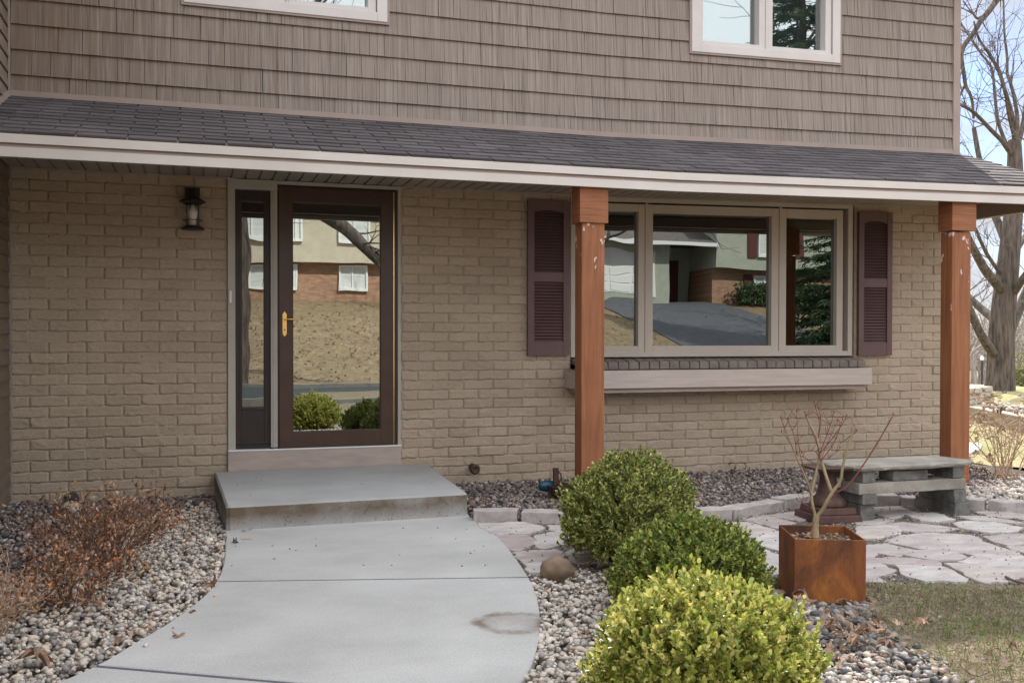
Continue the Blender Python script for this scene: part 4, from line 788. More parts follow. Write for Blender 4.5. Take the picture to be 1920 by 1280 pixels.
# ------------------------------------------------------------------ steel planter with a maple sapling
pl_ = empty('steel_planter', 'square rusted steel planter box holding a bare sapling', 'planter')
def ringpoly(q, t, z0, z1, m):
    i = inset_poly(q, t); n = 4; b = len(m.v)
    m.v += [(x, y, z0) for x, y in q]+[(x, y, z1) for x, y in q]+[(x, y, z1) for x, y in i]+[(x, y, z0+.01) for x, y in i]
    for r in range(3):
        for k in range(4): j = (k+1) % 4; m.f.append((b+r*4+k, b+r*4+j, b+(r+1)*4+j, b+(r+1)*4+k)); m.m.append(0)
    m.f.append((b+3, b+2, b+1, b)); m.m.append(0); m.f.append((b+12, b+13, b+14, b+15)); m.m.append(0)
m = MB(); ringpoly(ccw(PLQ), .011, -.03, .274, m); m.build('box', 'rust', pl_, bevel=.004)
m = MB(); m.prism(inset_poly(ccw(PLQ), .014), .1, .232); m.build('soil', 'soil', pl_)
mu = pebbles('mulch', 'oakleaf', inset_poly(ccw(PLQ), .02), 260, .012, .034, .234, .008, (), 13); mu.parent = pl_; del mu['kind']; mu['kind'] = 'stuff'
sap = empty('maple_sapling', 'bare young maple with red twigs growing from the rusted planter', 'tree')
def zpl(u, v, dz=0): return P(u, v, 4.83+dz)
def tpath(pts, r0, r1, m, n=7, dz=0):
    q = smooth_line3([zpl(u, v, dz*(i/(len(pts)-1))) for i, (u, v) in enumerate(pts)]); K = len(q)
    m.tube(q, [r0+(r1-r0)*i/(K-1) for i in range(K)], n); return q
def smooth_line3(p, it=2):
    for _ in range(it):
        q = [p[0]]
        for a, b in zip(p, p[1:]): q += [a.lerp(b, .25), a.lerp(b, .75)]
        p = q+[p[-1]]
    return p
m = MB(); tpath([(1529, 1008), (1528, 985), (1531, 966)], .019, .014, m, 12); m.v = [(x, y, z) for x, y, z in m.v]; m.build('trunk', 'sapbark', sap, True)
def zo(x, y): return (1400+x/3.2, 740+y/3.2)
m = MB()
B1 = tpath([(1530, 970), (1543, 955), zo(480, 640), zo(520, 575), zo(565, 520), zo(575, 430), zo(605, 320), zo(645, 190)], .011, .005, m, 8, -.05)
B2 = tpath([(1531, 972), zo(400, 690), zo(385, 600), zo(405, 520), zo(430, 400), zo(435, 330), zo(420, 250), zo(385, 190), zo(355, 130)], .0085, .003, m, 8, .06)
B3 = tpath([zo(385, 600), zo(375, 545), zo(310, 400), zo(270, 300), zo(235, 245), zo(210, 225)], .006, .002, m, 7, -.06)
B4 = tpath([zo(510, 585), zo(480, 500), zo(450, 400), zo(435, 360)], .009, .006, m, 8, .03)
m.build('branches', 'sapbark', sap, True)
m = MB(); tpath([zo(515, 590), zo(580, 570), zo(640, 510), zo(720, 390), zo(790, 280), zo(880, 120)], .0048, .0032, m, 7, -.1)
TW = [[(435, 360), (470, 270), (500, 190), (525, 110)], [(440, 370), (420, 280), (370, 170), (350, 110)], [(440, 350), (540, 230), (600, 130)], [(450, 390), (520, 300), (560, 200), (575, 150)], [(375, 545), (310, 330), (300, 100)], [(270, 300), (240, 230), (205, 140)], [(300, 380), (290, 250), (245, 150)],
      [(430, 250), (440, 160), (405, 50)], [(430, 260), (450, 150), (430, 80)], [(440, 380), (400, 320), (330, 350)], [(440, 390), (500, 380), (560, 320)], [(560, 290), (620, 250), (660, 220)], [(445, 400), (470, 320), (545, 160)], [(420, 420), (340, 370), (300, 360)], [(400, 690), (360, 660), (300, 630)]]
for i, t in enumerate(TW):
    q = tpath([zo(*a) for a in t], .0026, .0012, m, 5, rnd.uniform(-.12, .12))
    for k in range(4):
        a = q[rnd.randrange(len(q)//3, len(q))]; m.tube([a, a+Vector((rnd.uniform(-.05, .05), rnd.uniform(-.05, .05), rnd.uniform(.01, .07)))], [.0015, .0009], 4)
for t in TW+[[(880, 120)], [(645, 190)], [(355, 130)], [(210, 225)]]:
    a = zo(*t[-1]); c = zpl(a[0], a[1]); m.tube([c, c+Vector((0, 0, .008)), c+Vector((0, 0, .014))], [.0022, .0034, .001], 5)
m.build('twigs', 'redtwig', sap, True)
# ------------------------------------------------------------------ little things in the beds
tag(rough_rock('boulder', 'boulder', (1.765, -3.42, .03), (.088, .075, .068), 4, sub=4, amp=.06), 'rounded tan boulder at the curved edge of the walk', 'boulder')
tag(rough_rock('dark_stone', 'dstone', (-.88, -.075, .0), (.055, .04, .05), 6, amp=.1), 'small black stone against the foot of the brick wall', 'stone')
tag(rough_rock('pale_stone', 'wstone', (-.84, -.50, .0), (.07, .055, .05), 9, amp=.16), 'pale angular stone among dark pebbles by the garage corner', 'stone')
orn = empty('garden_ornament', 'rusty iron bowl ornament with a blue side half hidden behind the porch post', 'garden ornament')
OX, OY = 2.695, -1.02
m = MB(); m.lathe([(.03, -.05), (.06, -.02), (.095, .03), (.115, .075), (.118, .085), (.105, .08), (.06, .05), (.01, .045)], OX, OY, 0, 26); m.build('bowl', 'rust2', orn, True)
m = MB(); m.hexa([(OX-.062, OY-.015, .08), (OX-.018, OY-.015, .08), (OX-.018, OY+.015, .08), (OX-.062, OY+.015, .08)], [(OX-.065, OY-.012, .215), (OX-.025, OY-.012, .215), (OX-.025, OY+.012, .215), (OX-.065, OY+.012, .215)]); m.tube([(OX-.04, OY-.02, .09), (OX-.01, OY-.03, .13), (OX-.012, OY-.03, .17), (OX-.04, OY-.02, .20)], .006, 8); m.build('handle', 'rust2', orn, bevel=.004)
o = rough_rock('flask', 'blue', (OX-.10, OY+.03, .075), (.075, .035, .045), 2, orn, 3, .02); 
m = MB(); m.box(OX-.02, OX+.03, OY-.13, OY-.09, -.06, .06); m.build('foot', 'rust2', orn, bevel=.005)

# stones kicked onto the walk, bits of thatch on the yard
EDGE_L = [(x+.0, y) for x, y in WLs if -4.6 < y < -1.9]; pebbles('gravel', 'peb', EDGE_L+[(x+.10, y) for x, y in reversed(EDGE_L)], 46, .012, .026, .006, .003, (), 71)
pebbles('thatch_bits', 'oakleaf', [(2.8, -4.3), (3.2, -4.1), (4.0, -4.2), (5.5, -3.9), (6, -4.2), (4.5, -6), (2.5, -6)], 2600, .005, .022, -.010, .004, (), 72)
pebbles('thatch_bits', 'peb2', [(2.7, -4.3), (3.2, -4.05), (4.2, -4.2), (3.4, -5.2), (2.7, -5.6)], 420, .008, .03, -.012, .006, (), 73)
# ------------------------------------------------------------------ plants
def leaf_mesh(name, mat, base, axis, norm, ln, wd, parent=None, curl=.25):
    """many small leaves: base point, long axis, face normal (arrays)"""
    n = len(base); a = axis/np.linalg.norm(axis, axis=1, keepdims=True); s = np.cross(a, norm); s /= np.linalg.norm(s, axis=1, keepdims=True)+1e-9; u = np.cross(s, a)
    ln = ln[:, None]; wd = wd[:, None]
    pts = [base, base+a*ln*.35+s*wd*.48+u*wd*curl, base+a*ln*.75+s*wd*.40+u*wd*curl*.9, base+a*ln-u*ln*.06, base+a*ln*.75-s*wd*.40+u*wd*curl*.9, base+a*ln*.35-s*wd*.48+u*wd*curl]
    V = np.stack(pts, 1).reshape(-1, 3); o = (np.arange(n)*6)[:, None]
    Fa = np.concatenate([o+np.array([[0, 1, 2, 3]]), o+np.array([[0, 3, 4, 5]])])
    return mesh_np(name, V, Fa, mat, parent)
def boxwood(label, cx, cy, rad, H, mat, seed, nspr=1500, lsz=1.0):
    g = np.random.default_rng(seed); root = empty('boxwood_shrub', label, 'shrub', 'rounded boxwoods along the walk')
    d = g.normal(size=(nspr*2, 3)); d /= np.linalg.norm(d, axis=1, keepdims=True); d = d[d[:, 2] > -.55][:nspr]; n = len(d)
    bumpy = np.array([1+.13*noise.noise(Vector(q)*2.1+Vector((seed, 0, 0)))+.14*noise.noise(Vector(q)*5.5+Vector((0, seed, 0))) for q in d])
    depth = 1-.30*g.random(n)**1.8+.03*g.random(n)+np.where(g.random(n) < .05, g.uniform(.03, .13, n), 0)
    zc = H*.46; c = np.array([cx, cy, zc-.03]); ext = np.array([rad, rad, H*.54])
    tip = c+d*ext*(bumpy*depth)[:, None]; tip[:, 2] = np.maximum(tip[:, 2], -.03+.05*g.random(n))
    ax = d*.75+np.array([0, 0, .75])+g.normal(0, .28, (n, 3)); ax /= np.linalg.norm(ax, axis=1, keepdims=True)
    L_ = g.uniform(.05, .10, n)*lsz; K = 13
    bs, dr, nr, ln, wd = [], [], [], [], []
    for k in range(K):
        t = k/(K-1); p = tip-ax*(L_*(1-t))[:, None]; ph = g.uniform(0, 6.28, n)
        o1 = np.cross(ax, np.array([.3, .8, .1])); o1 /= np.linalg.norm(o1, axis=1, keepdims=True); o2 = np.cross(ax, o1)
        side = o1*np.cos(ph)[:, None]+o2*np.sin(ph)[:, None]
        dd = ax*(.35+.5*t)+side*(.95-.5*t); nn = ax*.8-side*.6+np.array([0, 0, .25])
        bs.append(p); dr.append(dd); nr.append(nn); ln.append(g.uniform(.016, .027, n)*lsz); wd.append(g.uniform(.011, .017, n)*lsz)
    leaf_mesh('foliage', mat, np.concatenate(bs), np.concatenate(dr), np.concatenate(nr), np.concatenate(ln), np.concatenate(wd), root)
    m = MB()
    for k in range(110):
        q = tip[g.integers(0, n)]; b = Vector((cx+g.normal(0, .04), cy+g.normal(0, .04), -.05)); e = Vector(q); mid = b.lerp(e, .5)+Vector((g.normal(0, .03), g.normal(0, .03), .03)); m.tube([b, mid, e], [.006, .004, .0015], 5)
    m.build('stems', 'twig', root, True)
boxwood('tall dark green boxwood nearest the brown porch post', 2.275, -3.20, 0.372, .605, 'box1', 11, 2900, .88)
boxwood('mid green boxwood between the tall one and the sunlit one', 2.114, -4.20, .345, .435, 'box2', 12, 2600, .9)
boxwood('bright yellow green boxwood in the sun at the lower edge', 1.535, -5.36, .345, .485, 'box3', 13, 2900, .95)

def stems_plant(root, mat, cx, cy, n, H, spread, seed, r0=.004, kids=4, lean=(0, 0), name='stems', arch=.35):
    g = random.Random(seed); m = MB(); tips = []
    for i in range(n):
        a = g.uniform(0, 6.28); rr = spread*math.sqrt(g.random()); b = Vector((cx+g.gauss(0, .035), cy+g.gauss(0, .035), -.05)); h = H*g.uniform(.55, 1.05)
        e = Vector((cx+rr*math.cos(a)+lean[0]*h, cy+rr*math.sin(a)+lean[1]*h, h*(1-arch*(rr/spread)**2))); mid = b.lerp(e, .5)+Vector((g.gauss(0, .03), g.gauss(0, .03), (.10+.4*max(0, arch-.35))*h))
        q = smooth_line3([b, mid, e]); m.tube(q, [r0*(1-.7*k/(len(q)-1)) for k in range(len(q))], 5)
        for k in range(kids):
            p = q[g.randrange(len(q)//3, len(q)-1)]; d = Vector((g.gauss(0, .5), g.gauss(0, .5), g.uniform(.3, 1))).normalized()*g.uniform(.06, .2)*H*2
            k2 = p+d*.5+Vector((g.gauss(0, .012), g.gauss(0, .012), 0)); m.tube([p, k2, p+d], [r0*.45, r0*.35, r0*.2], 4); tips += [(p+d*t, d) for t in (.35, .6, .8, 1)]
        tips += [(p, (e-mid)) for p in q[len(q)//2:]]
    m.build(name, mat, root, True); return tips
def dry_shrub(label, cx, cy, n, H, spread, seed, nl, mat='drystem'):
    root = empty('dry_shrub', label, 'shrub', 'dry shrubs in the gravel by the walk'); tips = stems_plant(root, mat, cx, cy, n, H, spread, seed, .0035, 6, arch=.72)
    g = np.random.default_rng(seed); ix = g.integers(0, len(tips), nl); b = np.array([tips[i][0][:] for i in ix])+g.normal(0, .012, (nl, 3)); ax = np.array([tips[i][1][:] for i in ix]); ax /= np.linalg.norm(ax, axis=1, keepdims=True)+1e-9
    ax = ax+g.normal(0, .8, (nl, 3)); leaf_mesh('leaves', 'dryleaf', b, ax, g.normal(size=(nl, 3)), g.uniform(.012, .030, nl), g.uniform(.007, .015, nl), root, .8)
dry_shrub('large dry shrub with curled orange leaves on the pale gravel', -.44, -2.5, 80, .45, .52, 21, 1250)
dry_shrub('low dry shrub with tan and orange leaves below the large one', -.54, -3.2, 40, .26, .34, 22, 800)
dry_shrub('dry shrub of upright pale stems cut off at the left edge', -.80, -3.62, 22, .36, .22, 23, 300, 'tan_twig')
bs_ = empty('bare_shrub', 'leafless tan shrub in the sun right of the corner post', 'shrub')
stems_plant(bs_, 'tan_twig', 6.80, -1.22, 20, .64, .40, 31, .0062, 7, arch=.08)
def oak_shape(k=13):
    out = []
    for i in range(k*2):
        t = i/(k*2)*2*math.pi; r = (.5+.16*math.cos(t*7))*(.62+.38*abs(math.cos(t/1.0)))
        out.append((r*math.cos(t), r*.62*math.sin(t)))
    return out
def litter(name, mat, pts, smin, smax, seed, up=.35):
    g = np.random.default_rng(seed); sh = np.array(oak_shape()); k = len(sh); n = len(pts); V = []; Fa = []
    for i, (x, y, z) in enumerate(pts):
        s = g.uniform(smin, smax); c1, c2 = g.normal(0, 1.3), g.normal(0, 1.6); X = sh[:, 0]; Y = sh[:, 1]; Z = c1*X**2*.8+c2*Y**2*1.4+g.normal(0, .03, k)
        q = np.stack([X, Y, Z], 1)*s; M_ = np.array(Matrix.Rotation(g.uniform(0, 6.28), 3, 'Z') @ Matrix.Rotation(g.normal(0, up), 3, 'X') @ Matrix.Rotation(g.normal(0, up), 3, 'Y'))
        q = q@M_.T; q[:, 2] -= q[:, 2].min()*.8; q += np.array([x, y, z]); c = q.mean(0); b = len(V)*(k+1); V.append(np.vstack([q, c])); Fa.append(np.array([(b+j, b+(j+1) % k, b+k) for j in range(k)]))
    return tag(mesh_np(name, np.concatenate(V), np.concatenate(Fa), mat), kind='stuff')
g = np.random.default_rng(5); pts = []
def scat(n, x, y, sx, sy, z=-.015, zs=.02): pts.extend([(g.normal(x, sx), g.normal(y, sy), z+g.random()*zs) for _ in range(n)])
scat(70, 2.52, -4.72, .13, .16, -.01, .10); scat(26, 2.35, -4.95, .2, .25); scat(22, 1.98, -1.3, .09, .3, -.03); scat(14, -1.0, -.9, .25, .5); scat(16, -.5, -3.4, .3, .4); scat(8, 2.0, -3.6, .2, .2); scat(14, 6.6, -1.6, .7, .4, -.03); scat(10, 4.85, -.12, .06, .04, -.02, .05); scat(12, 7.2, -.4, .4, .5); scat(10, .1, -1.2, .08, .4)
scat(5, 3.4, -4.7, .5, .3, -.012, .0)
scat(60, -.6, -2.6, .45, .9, -.01, .01); scat(30, 2.0, -4.2, .25, .6, -.01, .01)
litter('fallen_leaves', 'oakleaf', pts, .025, .07, 6)
lf = litter('oak_leaf', 'oakleaf', [(-.56, -4.10, .0)], .115, .12, 8, .1); del lf['kind']; tag(lf, 'large tan oak leaf lying on the gravel at the lower left', 'leaf')
def blades(name, n, x0, x1, y0, y1, seed, hmin, hmax, keep):
    g = np.random.default_rng(seed); x = g.uniform(x0, x1, n); y = g.uniform(y0, y1, n); k = np.array([keep(a, b) for a, b in zip(x, y)]); x, y = x[k], y[k]; n = len(x)
    th = g.uniform(0, 6.28, n); ln = g.uniform(hmin, hmax, n); tilt = np.where(g.random(n) < .6, g.uniform(1.1, 1.5, n), g.uniform(.1, .7, n))
    ax = np.stack([np.cos(th)*np.sin(tilt), np.sin(th)*np.sin(tilt), np.cos(tilt)], 1)
    return tag(leaf_mesh(name, 'grass', np.stack([x, y, np.full(n, -.012)], 1), ax, g.normal(size=(n, 3)), ln, np.full(n, .0028)), kind='stuff')
YD = ccw([(2.75, -4.33), (3.0, -4.32), (3.13, -4.0), (3.74, -4.3), (4.1, -4.3), (5.6, -3.95), (6.6, -3.2), (9, -3.5), (6, -6.5), (2.2, -6.5), (2.45, -5.5), (2.78, -4.9)])
ya = np.array(YD)
blades('grass', 60000, 2.2, 6.5, -6.4, -3.3, 41, .015, .055, lambda a, b: inside(np.array([a]), np.array([b]), YD)[0] and noise.noise(Vector((a*2.2, b*2.2, 3))) > -.22)
def stick(pix, r, label, z=-.02):
    m = MB(); q = smooth_line3([G(u, v, z) for u, v in pix]); m.tube(q, [r*(1-.5*i/len(q)) for i in range(len(q))], 6); tag(m.build('fallen_stick', 'twig', None, True), label, 'stick', 'sticks lying on the yard')
stick([(1785, 1133), (1825, 1127), (1858, 1117)], .006, 'grey bent stick lying on the bare lawn below the patio'); stick([(1800, 1245), (1825, 1270), (1850, 1262), (1853, 1255)], .005, 'thin forked stick at the lower right among pebbles', -.01); stick([(1886, 1081), (1905, 1090), (1935, 1096)], .008, 'short grey stick on the last flagstone at the right edge', .012)

# ------------------------------------------------------------------ the big tree and the park beyond
tree = empty('shade_tree', 'big leafless shade tree with thick grey trunk behind the corner post', 'tree')
TZ_ = 24.0
def limb(m, pix, w0, w1, n=9, dz=0, kinks=True):
    q = smooth_line3([P(u, v, TZ_+dz*(i/(len(pix)-1))) for i, (u, v) in enumerate(pix)]); K = len(q); s = TZ_/F
    m.tube(q, [max(.006, (w0+(w1-w0)*i/(K-1))*s*.5) for i in range(K)], n); return q
m = MB()
limb(m, [(1873, 740), (1875, 722), (1876, 700), (1877, 640), (1881, 580), (1888, 520), (1894, 460), (1900, 400), (1903, 340), (1903, 300), (1902, 262)], 58, 22, 16)
m.build('trunk', 'bark', tree, True)
m = MB(); LQ = []
for pix, a, b, dz in (([(1884, 552), (1868, 531), (1847, 507), (1830, 476), (1812, 440), (1796, 400), (1788, 350)], 20, 9, -2), ([(1892, 470), (1876, 428), (1861, 394), (1852, 350), (1836, 300), (1826, 240)], 17, 8, 1.5), ([(1880, 520), (1871, 506), (1855, 484), (1842, 459), (1830, 429), (1812, 400)], 8, 4, -1), ([(1872, 605), (1860, 594), (1842, 581), (1822, 562), (1800, 540), (1775, 490)], 19, 9, 2),
                      ([(1872, 672), (1857, 655), (1844, 636), (1832, 613), (1822, 591), (1812, 560), (1800, 500)], 20, 9, -1.5), ([(1893, 620), (1906, 590), (1920, 560), (1940, 500), (1955, 420)], 22, 11, 1), ([(1896, 555), (1914, 528), (1935, 500), (1960, 470)], 17, 9, -1.5), ([(1898, 480), (1914, 455), (1932, 430), (1950, 380)], 14, 8, 2),
                      ([(1899, 292), (1890, 281), (1878, 263), (1860, 246), (1839, 223), (1820, 206), (1802, 197), (1780, 188)], 10, 4, -2), ([(1897, 290), (1890, 279), (1878, 249), (1870, 225), (1867, 195), (1864, 164), (1862, 136), (1857, 122), (1839, 101), (1822, 77), (1800, 40)], 8, 2.5, 1), ([(1902, 268), (1902, 234), (1895, 206), (1885, 173), (1876, 141), (1867, 122), (1850, 94), (1834, 73), (1826, 40)], 10, 3, -1),
                      ([(1904, 280), (1911, 262), (1918, 234), (1926, 190), (1932, 120)], 13, 6, 1), ([(1905, 262), (1909, 225), (1902, 183), (1893, 150), (1888, 141), (1889, 108), (1883, 66), (1882, 23), (1881, -20)], 8, 3, 2), ([(1903, 264), (1896, 240), (1888, 205), (1884, 170)], 6, 2.5, -2), ([(1940, -60), (1905, -40), (1886, -18), (1869, 0), (1855, 21), (1838, 40), (1827, 61), (1810, 82), (1802, 98), (1803, 117), (1808, 141), (1810, 162), (1820, 178), (1824, 195), (1825, 222)], 14, 4, -1), ([(1930, 150), (1938, 60), (1945, -60)], 7, 10, 0),
                      ([(1808, 162), (1800, 180), (1790, 200)], 5, 2.5, 0), ([(1840, 33), (1832, 36), (1825, 27)], 7, 3, 0)):
    LQ.append((limb(m, pix, a, b, 8, dz), b))
m.build('limbs', 'bark', tree, True)
def twigs(m, q, n, L0, g, lev=2, r=.02):
    for _ in range(n):
        i = g.randrange(1, len(q)); p = q[i]; d = (q[i]-q[i-1]).normalized()
        d = (d+Vector((g.gauss(0, .7), g.gauss(0, .7), g.gauss(.25, .5)))).normalized(); L_ = L0*g.uniform(.5, 1.2); pts = [p]
        for k in range(4): d = (d+Vector((g.gauss(0, .16), g.gauss(0, .16), g.gauss(.04, .12)))).normalized(); pts.append(pts[-1]+d*L_/4)
        m.tube(pts, [r*(1-.2*k) for k in range(5)], 4, False)
        if lev > 0: twigs(m, pts, g.randint(2, 4), L0*.55, g, lev-1, r*.6)
m = MB(); g_ = random.Random(77)
for q, b in LQ: twigs(m, q[len(q)//4:], 6, 1.5, g_, 2, .016)
m.build('twigs', 'twig', tree, True)
def bare_tree(m, x, y, z, H, seed, r=.22, lev=5, n=6):
    g = random.Random(seed)
    def br(p, d, L_, r, l):
        pts = [p]; k = 4
        for i in range(k): d = (d+Vector((g.gauss(0, .10), g.gauss(0, .10), g.gauss(.03, .06)))).normalized(); pts.append(pts[-1]+d*L_/k)
        m.tube(pts, [r*(1-.4*i/k) for i in range(k+1)], n if l > lev-2 else (5 if l > 1 else 3), False)
        if l == 0: return
        for _ in range(g.choice([2, 3, 3])):
            o = d.orthogonal().normalized(); o.rotate(Matrix.Rotation(g.uniform(0, 6.28), 3, d)); dd = (d*g.uniform(.6, 1.0)+o*g.uniform(.35, .8)).normalized(); br(pts[g.choice([2, 3, 4, 4])], dd, L_*g.uniform(.6, .85), r*.55, l-1)
    br(Vector((x, y, z)), Vector((g.gauss(0, .04), g.gauss(0, .04), 1)), H*.3, r, lev)
m = MB(); g_ = random.Random(5)
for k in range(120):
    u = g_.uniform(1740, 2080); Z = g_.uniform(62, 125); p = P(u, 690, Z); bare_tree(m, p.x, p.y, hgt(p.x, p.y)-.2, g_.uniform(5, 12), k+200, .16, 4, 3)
tag(m.build('far_woods', 'hazetwig', None, True), kind='stuff')  # paler twig colour carries the haze of distance
def evergreen(label, x, y, z, H, R, seed, nb, group=None, name='evergreen_tree', cm='ever'):
    root = empty(name, label, 'tree', group); g = np.random.default_rng(seed); m = MB(); m.tube([(x, y, z-.2), (x, y, z+H*.5), (x, y, z+H)], [R*.07, R*.045, .02], 7); bs = []; ax = []
    for k in range(nb):
        t = g.random()**1.4; h = H*(.06+.92*t); rr = R*(1-t)**.85*g.uniform(.75, 1.1)+.15; a = g.uniform(0, 6.28); d = np.array([math.cos(a), math.sin(a), -.22+.25*t]); p = np.array([x, y, z+h])
        m.tube([Vector(p), Vector(p+d*rr)], [.03*R/3, .008], 4, False); nn = int(40+110*rr/R)
        s = g.random(nn)**.7; q = p+d*(rr*s)[:, None]+g.normal(0, .06*R/3, (nn, 3)); bs.append(q); sd = np.array([-math.sin(a), math.cos(a), 0]); ax.append(d*.8+sd*g.choice([-1, 1], nn)[:, None]*.8+np.array([0, 0, -.25])+g.normal(0, .25, (nn, 3)))
    b = np.concatenate(bs); a = np.concatenate(ax); n = len(b); m.build('trunk', 'bark', root, True)
    leaf_mesh('crown', cm, b, a, g.normal(0, .4, (n, 3))+np.array([0, 0, 1]), g.uniform(.16, .34, n)*R/3, g.uniform(.03, .06, n)*R/3, root, .2)
p = P(1925, 700, 34); evergreen('drooping evergreen at the right edge behind the big trunk', p.x+.9, p.y, hgt(p.x, p.y)-.1, 2.6, 1.4, 51, 110, cm='box2')
p = P(1915, 716, 29); r = empty('round_shrub', 'low round tan green shrub below the drooping evergreen', 'shrub'); gg = np.random.default_rng(9); n = 2600; d = gg.normal(size=(n, 3)); d /= np.linalg.norm(d, axis=1, keepdims=True); d[:, 2] = abs(d[:, 2])
c = np.array([p.x+.25, p.y, hgt(p.x, p.y)]); leaf_mesh('foliage', 'grass', c+d*np.array([.75, .75, .62])*gg.uniform(.75, 1, (n, 1)), d+gg.normal(0, .5, (n, 3)), gg.normal(size=(n, 3)), gg.uniform(.06, .12, n), gg.uniform(.03, .05, n), r)
m = MB(); m.tube([(c[0], c[1], c[2]-.1), (c[0], c[1], c[2]+.35)], [.05, .02], 6); m.build('stem', 'twig', r)
# lamp post in the park
p = P(1841, 716, 60); zb = p.z; lp = empty('lamp_post', 'thin black park lamp post with a white globe far behind', 'street lamp')
m = MB(); m.tube([(p.x, p.y, zb-.4), (p.x, p.y, zb+1.35)], .055, 8); m.build('pole', 'black', lp); m = MB(); m.lathe([(.05, 0), (.10, .04), (.12, .14), (.07, .22), (.02, .26)], p.x, p.y, zb+1.32, 14); m.build('globe', 'lens', lp, True)
# far parked car
p = P(1905, 712, 150); cr = empty('parked_car', 'small red car parked far off right of the big trunk', 'car'); zc_ = p.z-.45
def at_car(x, y, z): a = -.75; return (p.x+x*math.cos(a)-y*math.sin(a), p.y+x*math.sin(a)+y*math.cos(a), zc_+z)
m = MB(); pr = [(-2.1, .3), (-2.1, .75), (-1.5, .85), (-1.0, 1.3), (.6, 1.32), (1.2, .88), (2.0, .75), (2.1, .3)]; b = len(m.v); m.v += [at_car(x, -.8, z) for x, z in pr]+[at_car(x, .8, z) for x, z in pr]; k = len(pr); m.f += [tuple(range(k))[::-1], tuple(range(k, 2*k))]+[(i, (i+1) % k, k+(i+1) % k, k+i) for i in range(k)]; m.m += [0]*(k+2); m.build('body', 'carred', cr, bevel=.06)
m = MB(); m.hexa([at_car(-1.35, -.82, .85), at_car(1.0, -.82, .85), at_car(1.0, .82, .85), at_car(-1.35, .82, .85)], [at_car(-.95, -.82, 1.22), at_car(.55, -.82, 1.22), at_car(.55, .82, 1.22), at_car(-.95, .82, 1.22)]); m.build('windows', 'dark', cr)
for x in (-1.3, 1.3):
    for y in (-.82, .82): m = MB(); m.tube([at_car(x, y-.1, .32), at_car(x, y+.1, .32)], .32, 16); m.build('wheel', 'tyre', cr)
# timber box, edging beam, stepping stone, mound of stones and leaf heap beyond the corner
tb = empty('timber_planter', 'weathered timber planter box on the lawn left of the big trunk', 'planter')
A, B_ = G(1834, 752), G(1862, 748); d = (B_-A).normalized(); nrm = Vector((-d.y, d.x, 0)); w_ = (B_-A).length
def tbx(x0, x1, y0, y1, z0, z1, name, ins=0):
    m = MB(); f = lambda x, y, z: tuple(A+d*x+nrm*y+Vector((0, 0, z-A.z-.05))); m.hexa([f(x0, y0, z0), f(x1, y0, z0), f(x1, y1, z0), f(x0, y1, z0)], [f(x0+ins, y0+ins, z1), f(x1-ins, y0+ins, z1), f(x1-ins, y1-ins, z1), f(x0+ins, y1-ins, z1)]); m.build(name, 'timber', tb, bevel=.01)
for k in range(3): tbx(-.45, w_, 0, 1.1, k*.105, k*.105+.098, 'plank_course', .008)
tbx(-.45, w_*.8, .65, 1.1, .315, .43, 'back_board', .01)
A, B_ = G(1815, 781), G(1960, 812); d = (B_-A).normalized(); nrm = Vector((-d.y, d.x, 0)); L_ = (B_-A).length
m = MB(); f = lambda x, y, z: tuple(Vector((A.x, A.y, 0))+d*x+nrm*y+Vector((0, 0, z)))
m.hexa([f(0, 0, -.1), f(L_, 0, -.1), f(L_, .18, -.1), f(0, .18, -.1)], [f(0, 0, .16), f(L_, 0, .16), f(L_, .18, .16), f(0, .18, .16)]); tag(m.build('timber_edging', 'timber', bevel=.012), 'long weathered timber edging holding the far stone bed', 'edging')
mp_ = [f(x, y, 0)[:2] for x, y in ((0, .2), (L_, .2), (L_+1, 4.0), (L_*.4, 3.6), (0, 1.6))]
pebbles('gravel', 'peb', ccw(mp_), 5200, .05, .13, .08, .14, (), 61)
m = MB(); m.prism(ccw(mp_), -.1, .10); tag(m.build('bed_soil', 'bed'), kind='structure')
q = [G(u, v, 0) for u, v in ((1812, 846), (1838, 836), (1842, 826), (1820, 824), (1800, 834))]; m = MB(); m.prism(ccw([(a.x, a.y) for a in q]), -.1, -.03, .006); tag(m.build('stepping_stone', 'flag'), 'pale flat stepping stone in the sun beside the corner post', 'stepping stone')
pts = []; p = G(1822, 800, 0)
g = np.random.default_rng(15); scat(150, p.x, p.y, .35, .6, -.05, .3); p = G(1832, 765, 0); scat(110, p.x, p.y, .5, .5, -.05, .3); scat(160, 9.5, 1.5, 1.8, 1.5, -.07, .01)
litter('fallen_leaves', 'oakleaf', pts, .06, .13, 16)
# ------------------------------------------------------------------ the street behind the camera (seen in the glass)
m = MB()
def strip(m, pts, n=8):
    """lay a strip on the terrain: pts = [(x0,x1,y)]"""
    out = []
    for (a0, a1, ya), (b0, b1, yb) in zip(pts, pts[1:]):
        for i in range(n):
            t = i/n; u = (i+1)/n; l = lambda p, q, t: p+(q-p)*t
            y0, y1 = l(ya, yb, t), l(ya, yb, u); q = [(l(a0, b0, t), y0), (l(a1, b1, t), y0), (l(a1, b1, u), y1), (l(a0, b0, u), y1)]
            m.quad(*[(x, y, hgt(x, y)+.035) for x, y in q])
m.quad((-90, -10.5, -.03), (-90, -16, -.03), (120, -16, -.03), (120, -10.5, -.03)); m.build('road', 'road')['kind'] = 'structure'
m = MB(); m.box(-90, 120, -10.5, -10.35, -.1, .06); m.box(-90, 120, -16.15, -16, -.1, .06); m.build('kerb', 'kerb')['kind'] = 'structure'
m = MB(); strip(m, [(15.5, 27, -16.16), (17.5, 25.5, -25), (18.2, 24.6, -35.4)]); m.build('driveway', 'asphalt')['kind'] = 'structure'
